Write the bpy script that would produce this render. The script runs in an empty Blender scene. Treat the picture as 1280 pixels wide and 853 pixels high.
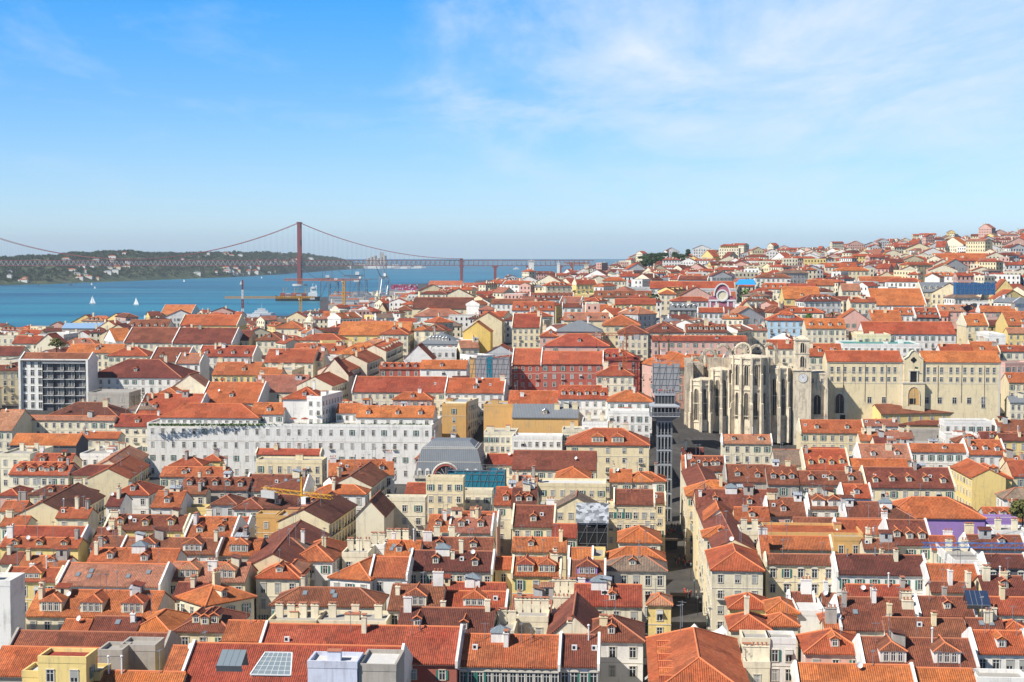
import bpy, math, random
from mathutils import Vector, Matrix
from mathutils.bvhtree import BVHTree
random.seed(7)
R = math.radians
sc = bpy.context.scene
COL = sc.collection
# ------------------------------------------------------------------ camera
F = 1900.0; HZ = 314.0; CAMZ = 100.0
PITCH = math.atan((426.5-HZ)/F)
FW = Vector((0, math.cos(PITCH), -math.sin(PITCH))); UP = Vector((0, math.sin(PITCH), math.cos(PITCH)))
CAM = Vector((0, 0, CAMZ))
cd = bpy.data.cameras.new('camera'); cam = bpy.data.objects.new('camera', cd); COL.objects.link(cam)
cam.location = CAM; cam.rotation_euler = (R(90)-PITCH, 0, 0)
cd.sensor_width = 36; cd.lens = 36*F/1280; cd.clip_start = 1; cd.clip_end = 200000
sc.camera = cam
def ray(px, py):
    return (Vector((1,0,0))*((px-640)/F) + UP*(-(py-426.5)/F) + FW)
def at_z(px, py, z):
    d = ray(px, py); t = (z-CAMZ)/d.z
    return CAM + d*t
def at_y(px, py, Y):
    d = ray(px, py); return CAM + d*(Y/d.y)
def proj(p):
    v = p-CAM; w = v.dot(FW)
    if w < 1: return (-999, -999)
    return (640+F*v.x/w, 426.5-F*v.dot(UP)/w)
# ------------------------------------------------------------------ terrain
PROF = {
 -400: [(0,66),(90,46),(140,22),(200,14),(540,14),(620,30),(850,30),(1100,12),(1260,5),(1330,2),(1400,-5)],
 0:    [(0,66),(90,46),(140,22),(200,14),(540,14),(640,33),(850,37),(1050,30),(1250,9),(1380,2),(1430,-5)],
 250:  [(0,66),(90,46),(140,22),(200,14),(560,14),(660,32),(850,40),(1050,40),(1200,24),(1350,4),(1500,2),(1560,-5)],
 360:  [(0,66),(90,46),(140,22),(200,14),(560,14),(660,32),(850,40),(1050,37),(1250,18),(1400,2.5),(2300,2.5),(2450,-5)],
 430:  [(0,66),(90,46),(140,22),(200,14),(560,14),(660,32),(850,42),(1100,42),(1300,26),(1600,5),(2400,3),(3300,2.5),(3500,-5)],
 560:  [(0,66),(90,46),(140,22),(200,14),(560,14),(640,32),(850,46),(1100,54),(1500,42),(2000,14),(2600,4),(4600,3),(4900,-5)],
 640:  [(0,66),(90,46),(140,22),(200,14),(540,14),(620,34),(800,50),(1100,58),(1500,52),(2100,22),(2700,6),(5200,3),(5600,-5)],
 720:  [(0,66),(90,46),(140,22),(200,14),(530,14),(610,36),(750,52),(1100,61),(1500,57),(2400,50),(3300,28),(5600,3),(6000,-5)],
 820:  [(0,66),(90,46),(140,22),(200,14),(510,14),(560,28),(640,42),(760,54),(1000,64),(1500,66),(1900,76),(2250,80),(2700,66),(3500,50),(6000,20),(7000,-5)],
 1000: [(0,66),(90,46),(140,22),(200,14),(510,15),(560,20),(606,26),(650,42),(760,54),(1000,66),(1300,73),(1700,79),(2200,84),(2600,86),(3500,66),(7000,60)],
 1280: [(0,66),(90,46),(140,22),(200,14),(480,14),(560,20),(600,26),(650,36),(760,48),(950,62),(1200,76),(1600,96),(2200,108),(2600,111),(3500,84),(7000,80)],
 1700: [(0,66),(90,46),(140,22),(200,14),(480,14),(560,22),(640,36),(760,52),(950,66),(1200,82),(1600,104),(2200,116),(2600,120),(3500,100),(7000,90)],
}
PK = sorted(PROF)
def _prof(k, D):
    t = PROF[k]
    if D <= t[0][0]: return t[0][1]
    for (a, za), (b, zb) in zip(t, t[1:]):
        if D <= b:
            s = (D-a)/(b-a); return za+(zb-za)*s
    return t[-1][1]
def terr(x, y):
    if y < 5: return 66.0
    px = 640+F*x/y
    if px <= PK[0]: return _prof(PK[0], y)
    if px >= PK[-1]: return _prof(PK[-1], y)
    for a, b in zip(PK, PK[1:]):
        if px <= b:
            s = (px-a)/(b-a); s = s*s*(3-2*s)
            return _prof(a, y)*(1-s)+_prof(b, y)*s
def hit(px, py, h):
    """point where the line of sight meets the surface h metres above the terrain"""
    d = ray(px, py); d = d/d.y
    Y = 165.0
    while Y < 7000:
        p = CAM+d*Y
        if p.z <= terr(p.x, p.y)+h: break
        Y += 3
    return CAM+d*Y
# ------------------------------------------------------------------ materials
MATS = {}
def nmat(name):
    m = bpy.data.materials.new(name); m.use_nodes = True
    nt = m.node_tree; b = nt.nodes['Principled BSDF']
    b.inputs['Roughness'].default_value = .85
    if 'Specular IOR Level' in b.inputs: b.inputs['Specular IOR Level'].default_value = .25
    return m, nt, b
def ramp(nt, stops):
    r = nt.nodes.new('ShaderNodeValToRGB'); e = r.color_ramp.elements
    e[0].position, e[0].color = stops[0][0], (*stops[0][1], 1)
    e[1].position, e[1].color = stops[-1][0], (*stops[-1][1], 1)
    for p, c in stops[1:-1]:
        x = e.new(p); x.color = (*c, 1)
    return r
def noise(nt, vec, scale, detail=4, rough=.6):
    n = nt.nodes.new('ShaderNodeTexNoise'); n.inputs['Scale'].default_value = scale
    n.inputs['Detail'].default_value = detail; n.inputs['Roughness'].default_value = rough
    if vec is not None: nt.links.new(vec, n.inputs['Vector'])
    return n
def mixc(nt, a, b, fac, mode='MIX'):
    m = nt.nodes.new('ShaderNodeMix'); m.data_type = 'RGBA'; m.blend_type = mode
    for s, v in ((6, a), (7, b), (0, fac)):
        if hasattr(v, 'links') or hasattr(v, 'is_linked'): nt.links.new(v, m.inputs[s])
        elif s == 0: m.inputs[0].default_value = v
        else: m.inputs[s].default_value = (*v, 1)
    return m.outputs[2]
def geo_pos(nt):
    g = nt.nodes.new('ShaderNodeNewGeometry'); return g.outputs['Position']
def mth(nt, op, a, b=None, clamp=False):
    m = nt.nodes.new('ShaderNodeMath'); m.operation = op; m.use_clamp = clamp
    for i, v in enumerate((a, b)):
        if v is None: continue
        if hasattr(v, 'is_linked'): nt.links.new(v, m.inputs[i])
        else: m.inputs[i].default_value = v
    return m.outputs[0]
def mad(nt, a, mul, add, clamp=False):
    o = mth(nt, 'MULTIPLY_ADD', a, mul, clamp); o.node.inputs[2].default_value = add; return o
def tile(name, c1, c2, c3, pitch=.34, var=.35):
    """clay roof tiles: c1 main, c2 sunburnt variant, c3 weathered dark"""
    m, nt, b = nmat(name)
    uv = nt.nodes.new('ShaderNodeTexCoord').outputs['UV']
    pos = geo_pos(nt)
    inf = nt.nodes.new('ShaderNodeObjectInfo').outputs['Random']
    n1 = noise(nt, pos, .16, 5, .65); n2 = noise(nt, pos, 1.6, 4, .7)
    col = mixc(nt, c1, c2, mad(nt, n1.outputs[0], 3.0, -1.0, True))
    f2 = ramp(nt, [(.45, (0,0,0)), (.72, (1,1,1))]); nt.links.new(n2.outputs[0], f2.inputs[0])
    col = mixc(nt, col, c3, mth(nt, 'MULTIPLY', f2.outputs[0], .55))
    # streaks down the slope
    mp = nt.nodes.new('ShaderNodeMapping'); mp.inputs['Scale'].default_value = (2.4, .18, 1)
    nt.links.new(uv, mp.inputs['Vector'])
    n3 = noise(nt, mp.outputs[0], 1.0, 3, .6)
    f3 = ramp(nt, [(.5, (0,0,0)), (.75, (1,1,1))]); nt.links.new(n3.outputs[0], f3.inputs[0])
    col = mixc(nt, col, c3, mth(nt, 'MULTIPLY', f3.outputs[0], .45))
    # repaired and sun bleached patches
    v2 = nt.nodes.new('ShaderNodeTexVoronoi'); v2.distance = 'CHEBYCHEV'; v2.inputs['Scale'].default_value = .28; nt.links.new(uv, v2.inputs['Vector'])
    p2 = ramp(nt, [(0, (.55,.58,.62)), (.35, (.9,.9,.9)), (.7, (1.05,1.02,1.0)), (1, (1.2,1.32,1.45))]); nt.links.new(v2.outputs['Color'], p2.inputs[0])
    col = mixc(nt, col, p2.outputs[0], .8, 'MULTIPLY')
    # single odd tiles
    vo = nt.nodes.new('ShaderNodeTexVoronoi'); vo.inputs['Scale'].default_value = 2.2
    nt.links.new(uv, vo.inputs['Vector'])
    vr = ramp(nt, [(0, (.6,.62,.64)), (1, (1.3,1.26,1.2))]); nt.links.new(vo.outputs['Color'], vr.inputs[0])
    col = mixc(nt, col, vr.outputs[0], .8, 'MULTIPLY')
    hsv = nt.nodes.new('ShaderNodeHueSaturation'); nt.links.new(col, hsv.inputs['Color'])
    nt.links.new(mad(nt, inf, .022, .489), hsv.inputs['Hue'])
    nt.links.new(mad(nt, inf, var, 1-var/2), hsv.inputs['Value'])
    nt.links.new(hsv.outputs[0], b.inputs['Base Color'])
    sx = nt.nodes.new('ShaderNodeSeparateXYZ'); nt.links.new(uv, sx.inputs[0])
    wx = mth(nt, 'SINE', mth(nt, 'MULTIPLY', sx.outputs[0], 2*math.pi/pitch))
    wy = mth(nt, 'FRACT', mth(nt, 'MULTIPLY', sx.outputs[1], 1/.42))
    hgt = mth(nt, 'ADD', mth(nt, 'MULTIPLY', wx, .5), mth(nt, 'MULTIPLY', wy, .45))
    bp = nt.nodes.new('ShaderNodeBump'); bp.inputs['Distance'].default_value = .09; bp.inputs['Strength'].default_value = .9
    nt.links.new(hgt, bp.inputs['Height']); nt.links.new(bp.outputs[0], b.inputs['Normal'])
    # the gutter between two barrels is mixed darker
    gutter_dark = mth(nt, 'MULTIPLY', mth(nt, 'LESS_THAN', wx, -.55), .35)
    col2 = mixc(nt, hsv.outputs[0], c3, gutter_dark); nt.links.new(col2, b.inputs['Base Color'])
    return m
def stucco(name, c, stain=(.22,.2,.17), amt=.35, var=.12, rough=.9, lo=.52, bump=.4):
    m, nt, b = nmat(name)
    pos = geo_pos(nt); inf = nt.nodes.new('ShaderNodeObjectInfo').outputs['Random']
    n1 = noise(nt, pos, .35, 6, .7)
    mp = nt.nodes.new('ShaderNodeMapping'); mp.inputs['Scale'].default_value = (1.4, 1.4, .16)
    nt.links.new(pos, mp.inputs['Vector']); n2 = noise(nt, mp.outputs[0], 1.0, 4, .65)
    f = ramp(nt, [(lo, (0,0,0)), (lo+.26, (1,1,1))]); nt.links.new(n2.outputs[0], f.inputs[0])
    f1 = ramp(nt, [(lo-.02, (0,0,0)), (lo+.24, (1,1,1))]); nt.links.new(n1.outputs[0], f1.inputs[0])
    col = mixc(nt, c, stain, mth(nt, 'MULTIPLY', f.outputs[0], amt))
    col = mixc(nt, col, stain, mth(nt, 'MULTIPLY', f1.outputs[0], amt*.8))
    hsv = nt.nodes.new('ShaderNodeHueSaturation'); nt.links.new(col, hsv.inputs['Color'])
    nt.links.new(mad(nt, inf, var, 1-var*.6), hsv.inputs['Value'])
    nt.links.new(hsv.outputs[0], b.inputs['Base Color']); b.inputs['Roughness'].default_value = rough
    bp = nt.nodes.new('ShaderNodeBump'); bp.inputs['Distance'].default_value = .04 if bump < .5 else .25; bp.inputs['Strength'].default_value = bump
    nt.links.new(noise(nt, pos, 2.5, 5).outputs[0], bp.inputs['Height']); nt.links.new(bp.outputs[0], b.inputs['Normal'])
    return m
def plain(name, c, rough=.6, metal=0, c2=None, scale=1.0):
    m, nt, b = nmat(name)
    c2 = c2 or tuple(x*.7 for x in c)
    col = mixc(nt, c, c2, noise(nt, geo_pos(nt), scale, 4).outputs[0])
    nt.links.new(col, b.inputs['Base Color']); b.inputs['Roughness'].default_value = rough; b.inputs['Metallic'].default_value = metal
    return m
def seam(name, c, pitch=.6):
    m, nt, b = nmat(name)
    uv = nt.nodes.new('ShaderNodeTexCoord').outputs['UV']
    sx = nt.nodes.new('ShaderNodeSeparateXYZ'); nt.links.new(uv, sx.inputs[0])
    w = mth(nt, 'LESS_THAN', mth(nt, 'FRACT', mth(nt, 'MULTIPLY', sx.outputs[0], 1/pitch)), .16)
    base = mixc(nt, c, tuple(x*.72 for x in c), noise(nt, geo_pos(nt), .5, 5).outputs[0])
    nt.links.new(mixc(nt, base, tuple(x*.5 for x in c), w), b.inputs['Base Color'])
    bp = nt.nodes.new('ShaderNodeBump'); bp.inputs['Distance'].default_value = .06
    nt.links.new(w, bp.inputs['Height']); nt.links.new(bp.outputs[0], b.inputs['Normal'])
    b.inputs['Roughness'].default_value = .5
    return m
M = MATS
M['o'] = tile('tile_orange', (.46,.112,.036), (.52,.16,.062), (.24,.066,.032))
M['r'] = tile('tile_red', (.38,.085,.036), (.46,.135,.058), (.16,.05,.032))
M['b'] = tile('tile_brown', (.20,.056,.034), (.28,.09,.05), (.085,.04,.03))
M['d'] = tile('tile_dark', (.155,.048,.032), (.20,.070,.042), (.07,.04,.03))
M['x'] = tile('tile_faded', (.40,.15,.085), (.46,.21,.13), (.20,.10,.07))
M['t'] = tile('tile_old', (.26,.19,.14), (.32,.22,.16), (.12,.09,.07))
M['m'] = tile('tile_painted_red', (.42,.08,.045), (.42,.11,.06), (.26,.06,.035))
M['Y'] = tile('tile_yellow', (.75,.46,.05), (.7,.4,.06), (.5,.3,.07))
M['k'] = seam('roof_slate', (.22,.235,.25)); M['z'] = seam('roof_zinc', (.42,.45,.48))
M['wr'] = plain('roof_white', (.66,.64,.60), .8); M['gr'] = plain('roof_terrace', (.40,.37,.32), .9, 0, (.28,.27,.25), .6)
M['ub'] = plain('roof_blue', (.25,.38,.55), .5)
M['gn'] = plain('roof_copper', (.10,.30,.27), .6)
W_ = dict(w=(.76,.73,.67), c=(.73,.61,.38), y=(.76,.57,.22), p=(.62,.37,.30), g=(.45,.45,.44), o=(.60,.36,.13), R=(.40,.10,.07),
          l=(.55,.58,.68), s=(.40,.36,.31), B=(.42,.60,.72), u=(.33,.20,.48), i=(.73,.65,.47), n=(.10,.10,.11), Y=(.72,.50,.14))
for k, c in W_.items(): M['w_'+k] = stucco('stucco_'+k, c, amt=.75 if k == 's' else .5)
M['ridge_o'] = stucco('ridge_orange', (.62,.20,.085), (.35,.12,.06)); M['ridge_b'] = stucco('ridge_brown', (.42,.16,.09), (.2,.1,.06))
M['stone'] = stucco('pale_stone', (.60,.55,.46), (.25,.22,.18), .4)
M['glass'], nt_, b_ = nmat('window_glass'); b_.inputs['Roughness'].default_value = .12
b_.inputs['Base Color'].default_value = (.025,.03,.035,1); b_.inputs['Specular IOR Level'].default_value = .6
M['glass2'], nt_, b_ = nmat('roof_glass'); b_.inputs['Roughness'].default_value = .2; b_.inputs['Base Color'].default_value = (.18,.22,.24,1)
M['frame'] = plain('window_frame_paint', (.74,.73,.70), .5)
M['curtain'] = plain('curtain_behind_glass', (.42,.41,.37), .6); M['shut'] = plain('green_shutter', (.05,.20,.16), .5)
M['iron'] = plain('dark_iron', (.035,.037,.04), .5, .3)
M['metal'] = plain('galvanised_metal', (.40,.42,.44), .4, .6)
M['white'] = plain('white_paint', (.78,.78,.76), .5); M['black'] = plain('black_metal', (.02,.02,.022), .5)
M['crane_y'] = plain('crane_yellow', (.70,.36,.03), .5); M['crane_b'] = plain('crane_blue', (.06,.20,.50), .5)
M['bridge'] = plain('bridge_red', (.26,.055,.05), .6); M['foli'] = None
# ------------------------------------------------------------------ mesh builder
class MB:
    def __init__(s): s.v = []; s.f = []; s.m = []
    def quad(s, pts, m=0):
        n = len(s.v); s.v += [tuple(p) for p in pts]; s.f.append(tuple(range(n, n+len(pts)))); s.m.append(m)
    def box(s, x0, x1, y0, y1, z0, z1, m=0, T=None):
        n = len(s.v)
        P = [(x0,y0,z0),(x1,y0,z0),(x1,y1,z0),(x0,y1,z0),(x0,y0,z1),(x1,y0,z1),(x1,y1,z1),(x0,y1,z1)]
        if T is not None: P = [tuple(T @ Vector(p)) for p in P]
        s.v += P
        for f in ((0,3,2,1),(4,5,6,7),(0,1,5,4),(1,2,6,5),(2,3,7,6),(3,0,4,7)):
            s.f.append(tuple(n+i for i in f)); s.m.append(m)
    def prism(s, pts, d, m=0, cap=True):
        """extrude closed polygon pts by vector d; outward when pts are CCW seen against d"""
        n = len(s.v); k = len(pts); d = Vector(d)
        s.v += [tuple(p) for p in pts] + [tuple(Vector(p)+d) for p in pts]
        for i in range(k):
            j = (i+1) % k; s.f.append((n+i, n+j, n+k+j, n+k+i)); s.m.append(m)
        if cap:
            s.f.append(tuple(n+i for i in reversed(range(k)))); s.m.append(m)
            s.f.append(tuple(n+k+i for i in range(k))); s.m.append(m)
    def bar(s, a, b, r, m=0, k=4, r2=None):
        a = Vector(a); b = Vector(b); d = b-a
        if d.length < 1e-6: return
        q = d.to_track_quat('Z', 'Y'); n = len(s.v); r2 = r if r2 is None else r2
        for P, rr in ((a, r), (b, r2)):
            for i in range(k):
                t = 2*math.pi*(i+.5)/k
                s.v.append(tuple(P + q @ Vector((rr*math.cos(t), rr*math.sin(t), 0))))
        for i in range(k):
            j = (i+1) % k; s.f.append((n+i, n+j, n+k+j, n+k+i)); s.m.append(m)
        s.f.append(tuple(n+i for i in reversed(range(k)))); s.m.append(m)
        s.f.append(tuple(n+k+i for i in range(k))); s.m.append(m)
    def lathe(s, prof, cx=0, cy=0, k=12, m=0):
        n = len(s.v)
        for r, z in prof:
            for i in range(k):
                t = 2*math.pi*i/k; s.v.append((cx+r*math.cos(t), cy+r*math.sin(t), z))
        for a in range(len(prof)-1):
            for i in range(k):
                j = (i+1) % k
                s.f.append((n+a*k+i, n+a*k+j, n+(a+1)*k+j, n+(a+1)*k+i)); s.m.append(m)
    def mesh(s, name, mats):
        me = bpy.data.meshes.new(name); me.from_pydata(s.v, [], s.f)
        for x in mats: me.materials.append(x)
        me.polygons.foreach_set('material_index', s.m)
        uv = me.uv_layers.new(name='UVMap'); data = [0.0]*(2*len(me.loops))
        V = me.vertices
        for p in me.polygons:
            nrm = p.normal
            if abs(nrm.z) > .999: e, sl = Vector((1,0,0)), Vector((0,1,0))
            else:
                sl = (Vector((0,0,1))-nrm*nrm.z).normalized(); e = sl.cross(nrm)
            for li in p.loop_indices:
                c = V[me.loops[li].vertex_index].co
                data[2*li] = c.dot(e); data[2*li+1] = c.dot(sl)
        uv.data.foreach_set('uv', data)
        me.update(); return me
    def build(s, name, mats, parent=None, loc=None):
        o = bpy.data.objects.new(name, s.mesh(name, mats)); COL.objects.link(o)
        if parent is not None: o.parent = parent
        if loc is not None: o.location = loc
        return o
def link(name, me, parent=None, loc=(0,0,0), rz=0, rx=0):
    o = bpy.data.objects.new(name, me); COL.objects.link(o)
    o.parent = parent; o.location = loc
    if rz or rx: o.rotation_euler = (rx, 0, rz)
    return o
def empty(name, loc, rz=0, label=None, cat=None, group=None):
    o = bpy.data.objects.new(name, None); COL.objects.link(o); o.location = loc; o.rotation_euler = (0,0,rz)
    o.empty_display_size = 1
    if label: tag(o, label, cat, group)
    return o
def tag(o, label=None, cat=None, group=None, kind=None):
    if label: o['label'] = label
    if cat: o['category'] = cat
    if group: o['group'] = group
    if kind: o['kind'] = kind
    return o
# ------------------------------------------------------------------ buildings
TA = math.tan(R(26))
BLD = []        # every annotated or filled building: dict
CACHE = {}
def cached(key, fn):
    if key not in CACHE: CACHE[key] = fn()
    return CACHE[key]
def win_mesh(w, h, kind):
    def mk():
        b = MB(); s = .13
        b.box(-w/2-s, w/2+s, -.10, .02, -h/2-s, -h/2, 1); b.box(-w/2-s, w/2+s, -.14, .02, h/2, h/2+s, 1)
        b.box(-w/2-s, -w/2, -.08, .02, -h/2, h/2, 1); b.box(w/2, w/2+s, -.08, .02, -h/2, h/2, 1)
        b.box(-w/2, w/2, -.02, .01, -h/2, h/2, 0)
        if kind == 'C': b.box(-w/2+.08, -w*.12, -.03, -.021, -h/2+.05, h/2-.05, 4); b.box(w*.12, w/2-.08, -.03, -.021, -h/2+.05, h/2-.05, 4)
        if kind == 'S': b.box(-w/2+.02, w/2-.02, -.07, -.0515, -h/2+h*.35, h/2-.02, 4)
        if kind == 'U': b.box(-w/2, w/2, -.08, -.0515, h*.05, h/2, 4); b.prism([(-w/2-.1, -.02, h/2), (-w/2-.1, -.7, h/2-.55), (-w/2-.1, -.7, h/2-.62), (-w/2-.1, -.02, h/2-.1)], (w+.2, 0, 0), 4)
        b.box(-.05, .05, -.05, -.021, -h/2, h/2, 2); b.box(-w/2, -.051, -.05, -.021, h*.18, h*.18+.07, 2); b.box(.051, w/2, -.05, -.021, h*.18, h*.18+.07, 2)
        b.box(-w/2, -w/2+.07, -.05, -.021, -h/2, h/2, 2); b.box(w/2-.07, w/2, -.05, -.021, -h/2, h/2, 2)
        if kind == 'B':      # balcony slab with iron rail
            b.box(-w/2-.35, w/2+.35, -.75, 0, -h/2-.28, -h/2-.14, 1)
            for q in range(int((w+.7)/.17)+1):
                x = -w/2-.33+q*.17; b.box(x-.015, x+.015, -.73, -.70, -h/2-.14, -h/2+.85, 3)
            b.box(-w/2-.35, w/2+.35, -.745, -.69, -h/2+.85, -h/2+.91, 3)
        if kind == 'V':      # green shutters
            b.box(-w/2-.5, -w/2-.14, -.09, 0, -h/2, h/2, 3); b.box(w/2+.14, w/2+.5, -.09, 0, -h/2, h/2, 3)
        if kind == 'A':      # arched hood
            n = 7; P = [((w/2+.2)*math.cos(math.pi*i/n), -.25, h/2+.14+(w*.4)*math.sin(math.pi*i/n)) for i in range(n+1)]
            b.prism(P, (0, .24, 0), 1)
        return b.mesh('window', [M['glass'], M['stone'], M['frame'], M['shut'] if kind == 'V' else M['iron'], M['curtain']])
    return cached(('win', round(w,1), round(h,1), kind), mk)
def roofshape(kind, W, D, hE, ta, ov=.45, th=.24, flip=0):
    """closed roof solids; returns MB and ridge segments (a, b)"""
    b = MB(); segs = []
    x0, x1 = -W/2, W/2
    if kind == 'g':
        t = D/2; r = t*ta
        prof = [(-ov, hE-ov*ta), (t, hE+r), (D+ov, hE-ov*ta), (D+ov, hE-ov*ta-th), (t, hE+r-th), (-ov, hE-ov*ta-th)]
        b.prism([(x0-.12, y, z) for y, z in prof][::-1], (W+.24, 0, 0), 0)
        segs.append(((x0, t, hE+r), (x1, t, hE+r)))
    elif kind == 'e':
        r = W/2*ta
        prof = [(x0-ov, hE-ov*ta), (0, hE+r), (x1+ov, hE-ov*ta), (x1+ov, hE-ov*ta-th), (0, hE+r-th), (x0-ov, hE-ov*ta-th)]
        b.prism([(x, -.25, z) for x, z in prof], (0, D+.5, 0), 0)
        segs.append(((0, -.25, hE+r), (0, D+.25, hE+r)))
    elif kind in 'hm':
        z0 = hE-ov*ta; X0, X1, Y0, Y1 = x0-ov, x1+ov, -ov, D+ov
        if kind == 'm':      # steep lower slope then a shallow top
            s = min(1.6, D*.2, W*.2); zz = hE+s*1.9
            E = [(X0,Y0,z0),(X1,Y0,z0),(X1,Y1,z0),(X0,Y1,z0)]; I = [(X0+s,Y0+s,zz),(X1-s,Y0+s,zz),(X1-s,Y1-s,zz),(X0+s,Y1-s,zz)]
            for i in range(4): j = (i+1) % 4; b.quad([E[i], E[j], I[j], I[i]])
            b.quad(E[::-1]); X0, Y0, X1, Y1 = X0+s, Y0+s, X1-s, Y1-s; z0 = zz; low = I; ta = ta*.7
        else:
            low = [(X0,Y0,z0),(X1,Y0,z0),(X1,Y1,z0),(X0,Y1,z0)]
            lo2 = [(x, y, z-th) for x, y, z in low]
            for i in range(4): j = (i+1) % 4; b.quad([lo2[i], lo2[j], low[j], low[i]])
            b.quad(lo2[::-1])
        w2, d2 = X1-X0, Y1-Y0
        if w2 >= d2:
            q = d2/2; A = (X0+q, Y0+q, z0+q*ta); B = (X1-q, Y0+q, z0+q*ta)
            b.quad([low[0], low[1], B, A]); b.quad([low[1], low[2], B]); b.quad([low[2], low[3], A, B]); b.quad([low[3], low[0], A])
            hips = [(low[0], A), (low[1], B), (low[2], B), (low[3], A)]
        else:
            q = w2/2; A = (X0+q, Y0+q, z0+q*ta); B = (X0+q, Y1-q, z0+q*ta)
            b.quad([low[0], low[1], A]); b.quad([low[1], low[2], B, A]); b.quad([low[2], low[3], B]); b.quad([low[3], low[0], A, B])
            hips = [(low[0], A), (low[1], A), (low[2], B), (low[3], B)]
        segs += hips+[(A, B)]
    elif kind == 'f':
        b.box(x0+.02, x1-.02, .02, D-.02, hE+.01, hE+.16, 0)
    return b, segs
def walls(kind, W, D, hE, ta, bottom=-5):
    b = MB(); x0, x1 = -W/2, W/2
    if kind == 'g':
        t = D/2; P = [(x1, 0, bottom), (x1, D, bottom), (x1, D, hE-.26), (x1, t, hE+t*ta-.26), (x1, 0, hE-.26)]
        b.prism([(x0, y, z) for _, y, z in P][::-1], (W, 0, 0), 0)
        b.v[:] = b.v
    elif kind == 'e':
        r = W/2*ta
        P = [(x0, 0, bottom), (x1, 0, bottom), (x1, 0, hE-.26), (0, 0, hE+r-.26), (x0, 0, hE-.26)]
        b.prism(P[::-1], (0, D, 0), 0)
    elif kind == 'f': b.box(x0, x1, 0, D, bottom, hE, 0)
    else: b.box(x0, x1, 0, D, bottom, hE-.25, 0)
    return b
def fixn(me):
    import bmesh
    bm = bmesh.new(); bm.from_mesh(me); bmesh.ops.recalc_face_normals(bm, faces=bm.faces); bm.to_mesh(me); bm.free(); return me
ZTOP = lambda B: B['hE']+(B['D']/2*B['ta'] if B['k'] in 'ghm' else B['W']/2*B['ta'] if B['k'] == 'e' else 0)
def add_building(P0, P1, zE, D, k, roof, wall, feats, h, ta=TA, src='note'):
    d = P1-P0; W = math.hypot(d.x, d.y)
    yaw = math.atan2(d.y, d.x); c = (P0+P1)/2
    B = dict(c=Vector((c.x, c.y, zE-h)), W=W, D=D, k=k, roof=roof, wall=wall, f=feats, hE=h, yaw=yaw, ta=ta, src=src)
    mt = Matrix.Translation(B['c']) @ Matrix.Rotation(yaw, 4, 'Z'); B['M'] = mt
    pc = mt @ Vector((0, D/2, 0)); B['pc'] = pc; B['rad'] = .5*math.hypot(W, D)
    BLD.append(B); return B
GY = R(-4.2)
def parse(txt):
    ox = oy = 0
    for ln in txt.strip().splitlines():
        ln = ln.split('#')[0].strip()
        if not ln: continue
        if ln[0] == '@':
            ox, oy = map(float, ln[1:].split()); continue
        p = ln.split(); x0, x1 = float(p[0])/4+ox, float(p[1])/4+ox
        ye = [float(a)/4+oy for a in p[2].split(',')]
        k, roof, wall = p[4], p[5], p[6]; feats = p[7:]
        h = None; dep = None; yaw = GY; ta = TA
        for f in feats:
            if f[0] == 'H': h = float(f[1:])
            if f[0] == 'q': dep = float(f[1:])
            if f[0] == 'a': ta = math.tan(R(float(f[1:])))
            if f[0] == 'r': yaw = R(float(f[1:]))
        xm, ym = (x0+x1)/2, sum(ye)/len(ye)
        if h is None: h = 19 if (ym > 545) else 15 if ym > 400 else 12
        E = hit(xm, ym, h); zE = E.z
        if len(ye) == 2: P0, P1 = at_z(x0, ye[0], zE), at_z(x1, ye[1], zE)
        else:
            dr = Vector((math.cos(yaw), math.sin(yaw), 0))
            def alongpx(px):      # point on the eave line seen at column px
                r = ray(px, ym); a = (px-640)/F
                # (E+dr*s).x / depth = a ; depth ~ y*cos+...
                lo, hi = -150, 150
                for _ in range(40):
                    m = (lo+hi)/2; q = proj(E+dr*m)
                    if q[0] < px: lo = m
                    else: hi = m
                return E+dr*lo
            P0, P1 = alongpx(x0), alongpx(x1)
        if p[3][0] == 'q': dep = float(p[3][1:]); yr = None
        else: yr = float(p[3])/4+oy
        d = P1-P0; W = math.hypot(d.x, d.y); bk = Vector((-d.y, d.x, 0)).normalized(); mid = (P0+P1)/2
        if k == 'e':
            if yr is not None:
                lo, hi = 0.05, 1.6
                for _ in range(30):
                    m = (lo+hi)/2
                    if proj(mid+Vector((0,0,W/2*m)))[1] > yr: lo = m
                    else: hi = m
                ta = lo
            D = dep or 14
        elif dep: D = dep
        else:
            t_ = 0 if k == 'f' else ta
            lo, hi = .5, 60
            for _ in range(30):
                m = (lo+hi)/2
                if proj(mid+bk*m+Vector((0,0,m*t_)))[1] > yr: lo = m
                else: hi = m
            D = lo if k == 'f' else 2*lo
            D = max(D, 5)
            if k == 'f': D = min(D, 26)
        add_building(P0, P1, zE, D, k, roof, wall, feats, h, ta)['ln'] = '@%d %d %s' % (ox, oy, ln)
def local_faces(B):
    """collision polygons in world space for the BVH"""
    w = walls(B['k'], B['W'], B['D'], B['hE'], B['ta'], -3); r, s = roofshape(B['k'], B['W'], B['D'], B['hE'], B['ta'])
    V = [B['M'] @ Vector(v) for v in w.v+r.v]; n = len(w.v)
    return V, list(w.f)+[tuple(i+n for i in f) for f in r.f]
VIEWS = [CAM, CAM+Vector((14,0,2)), CAM+Vector((-14,0,2))]
def visible(bvh, p, n=None, views=VIEWS):
    for c in views:
        d = p-c; L = d.length
        if n is not None and n.dot(d) > 0: continue
        hitp = bvh.ray_cast(c, d/L, L-.35)
        if hitp[0] is None: return True
    return False
def inframe(p, m=25):
    x, y = proj(p); return -m < x < 1280+m and y < 853+m
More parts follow.
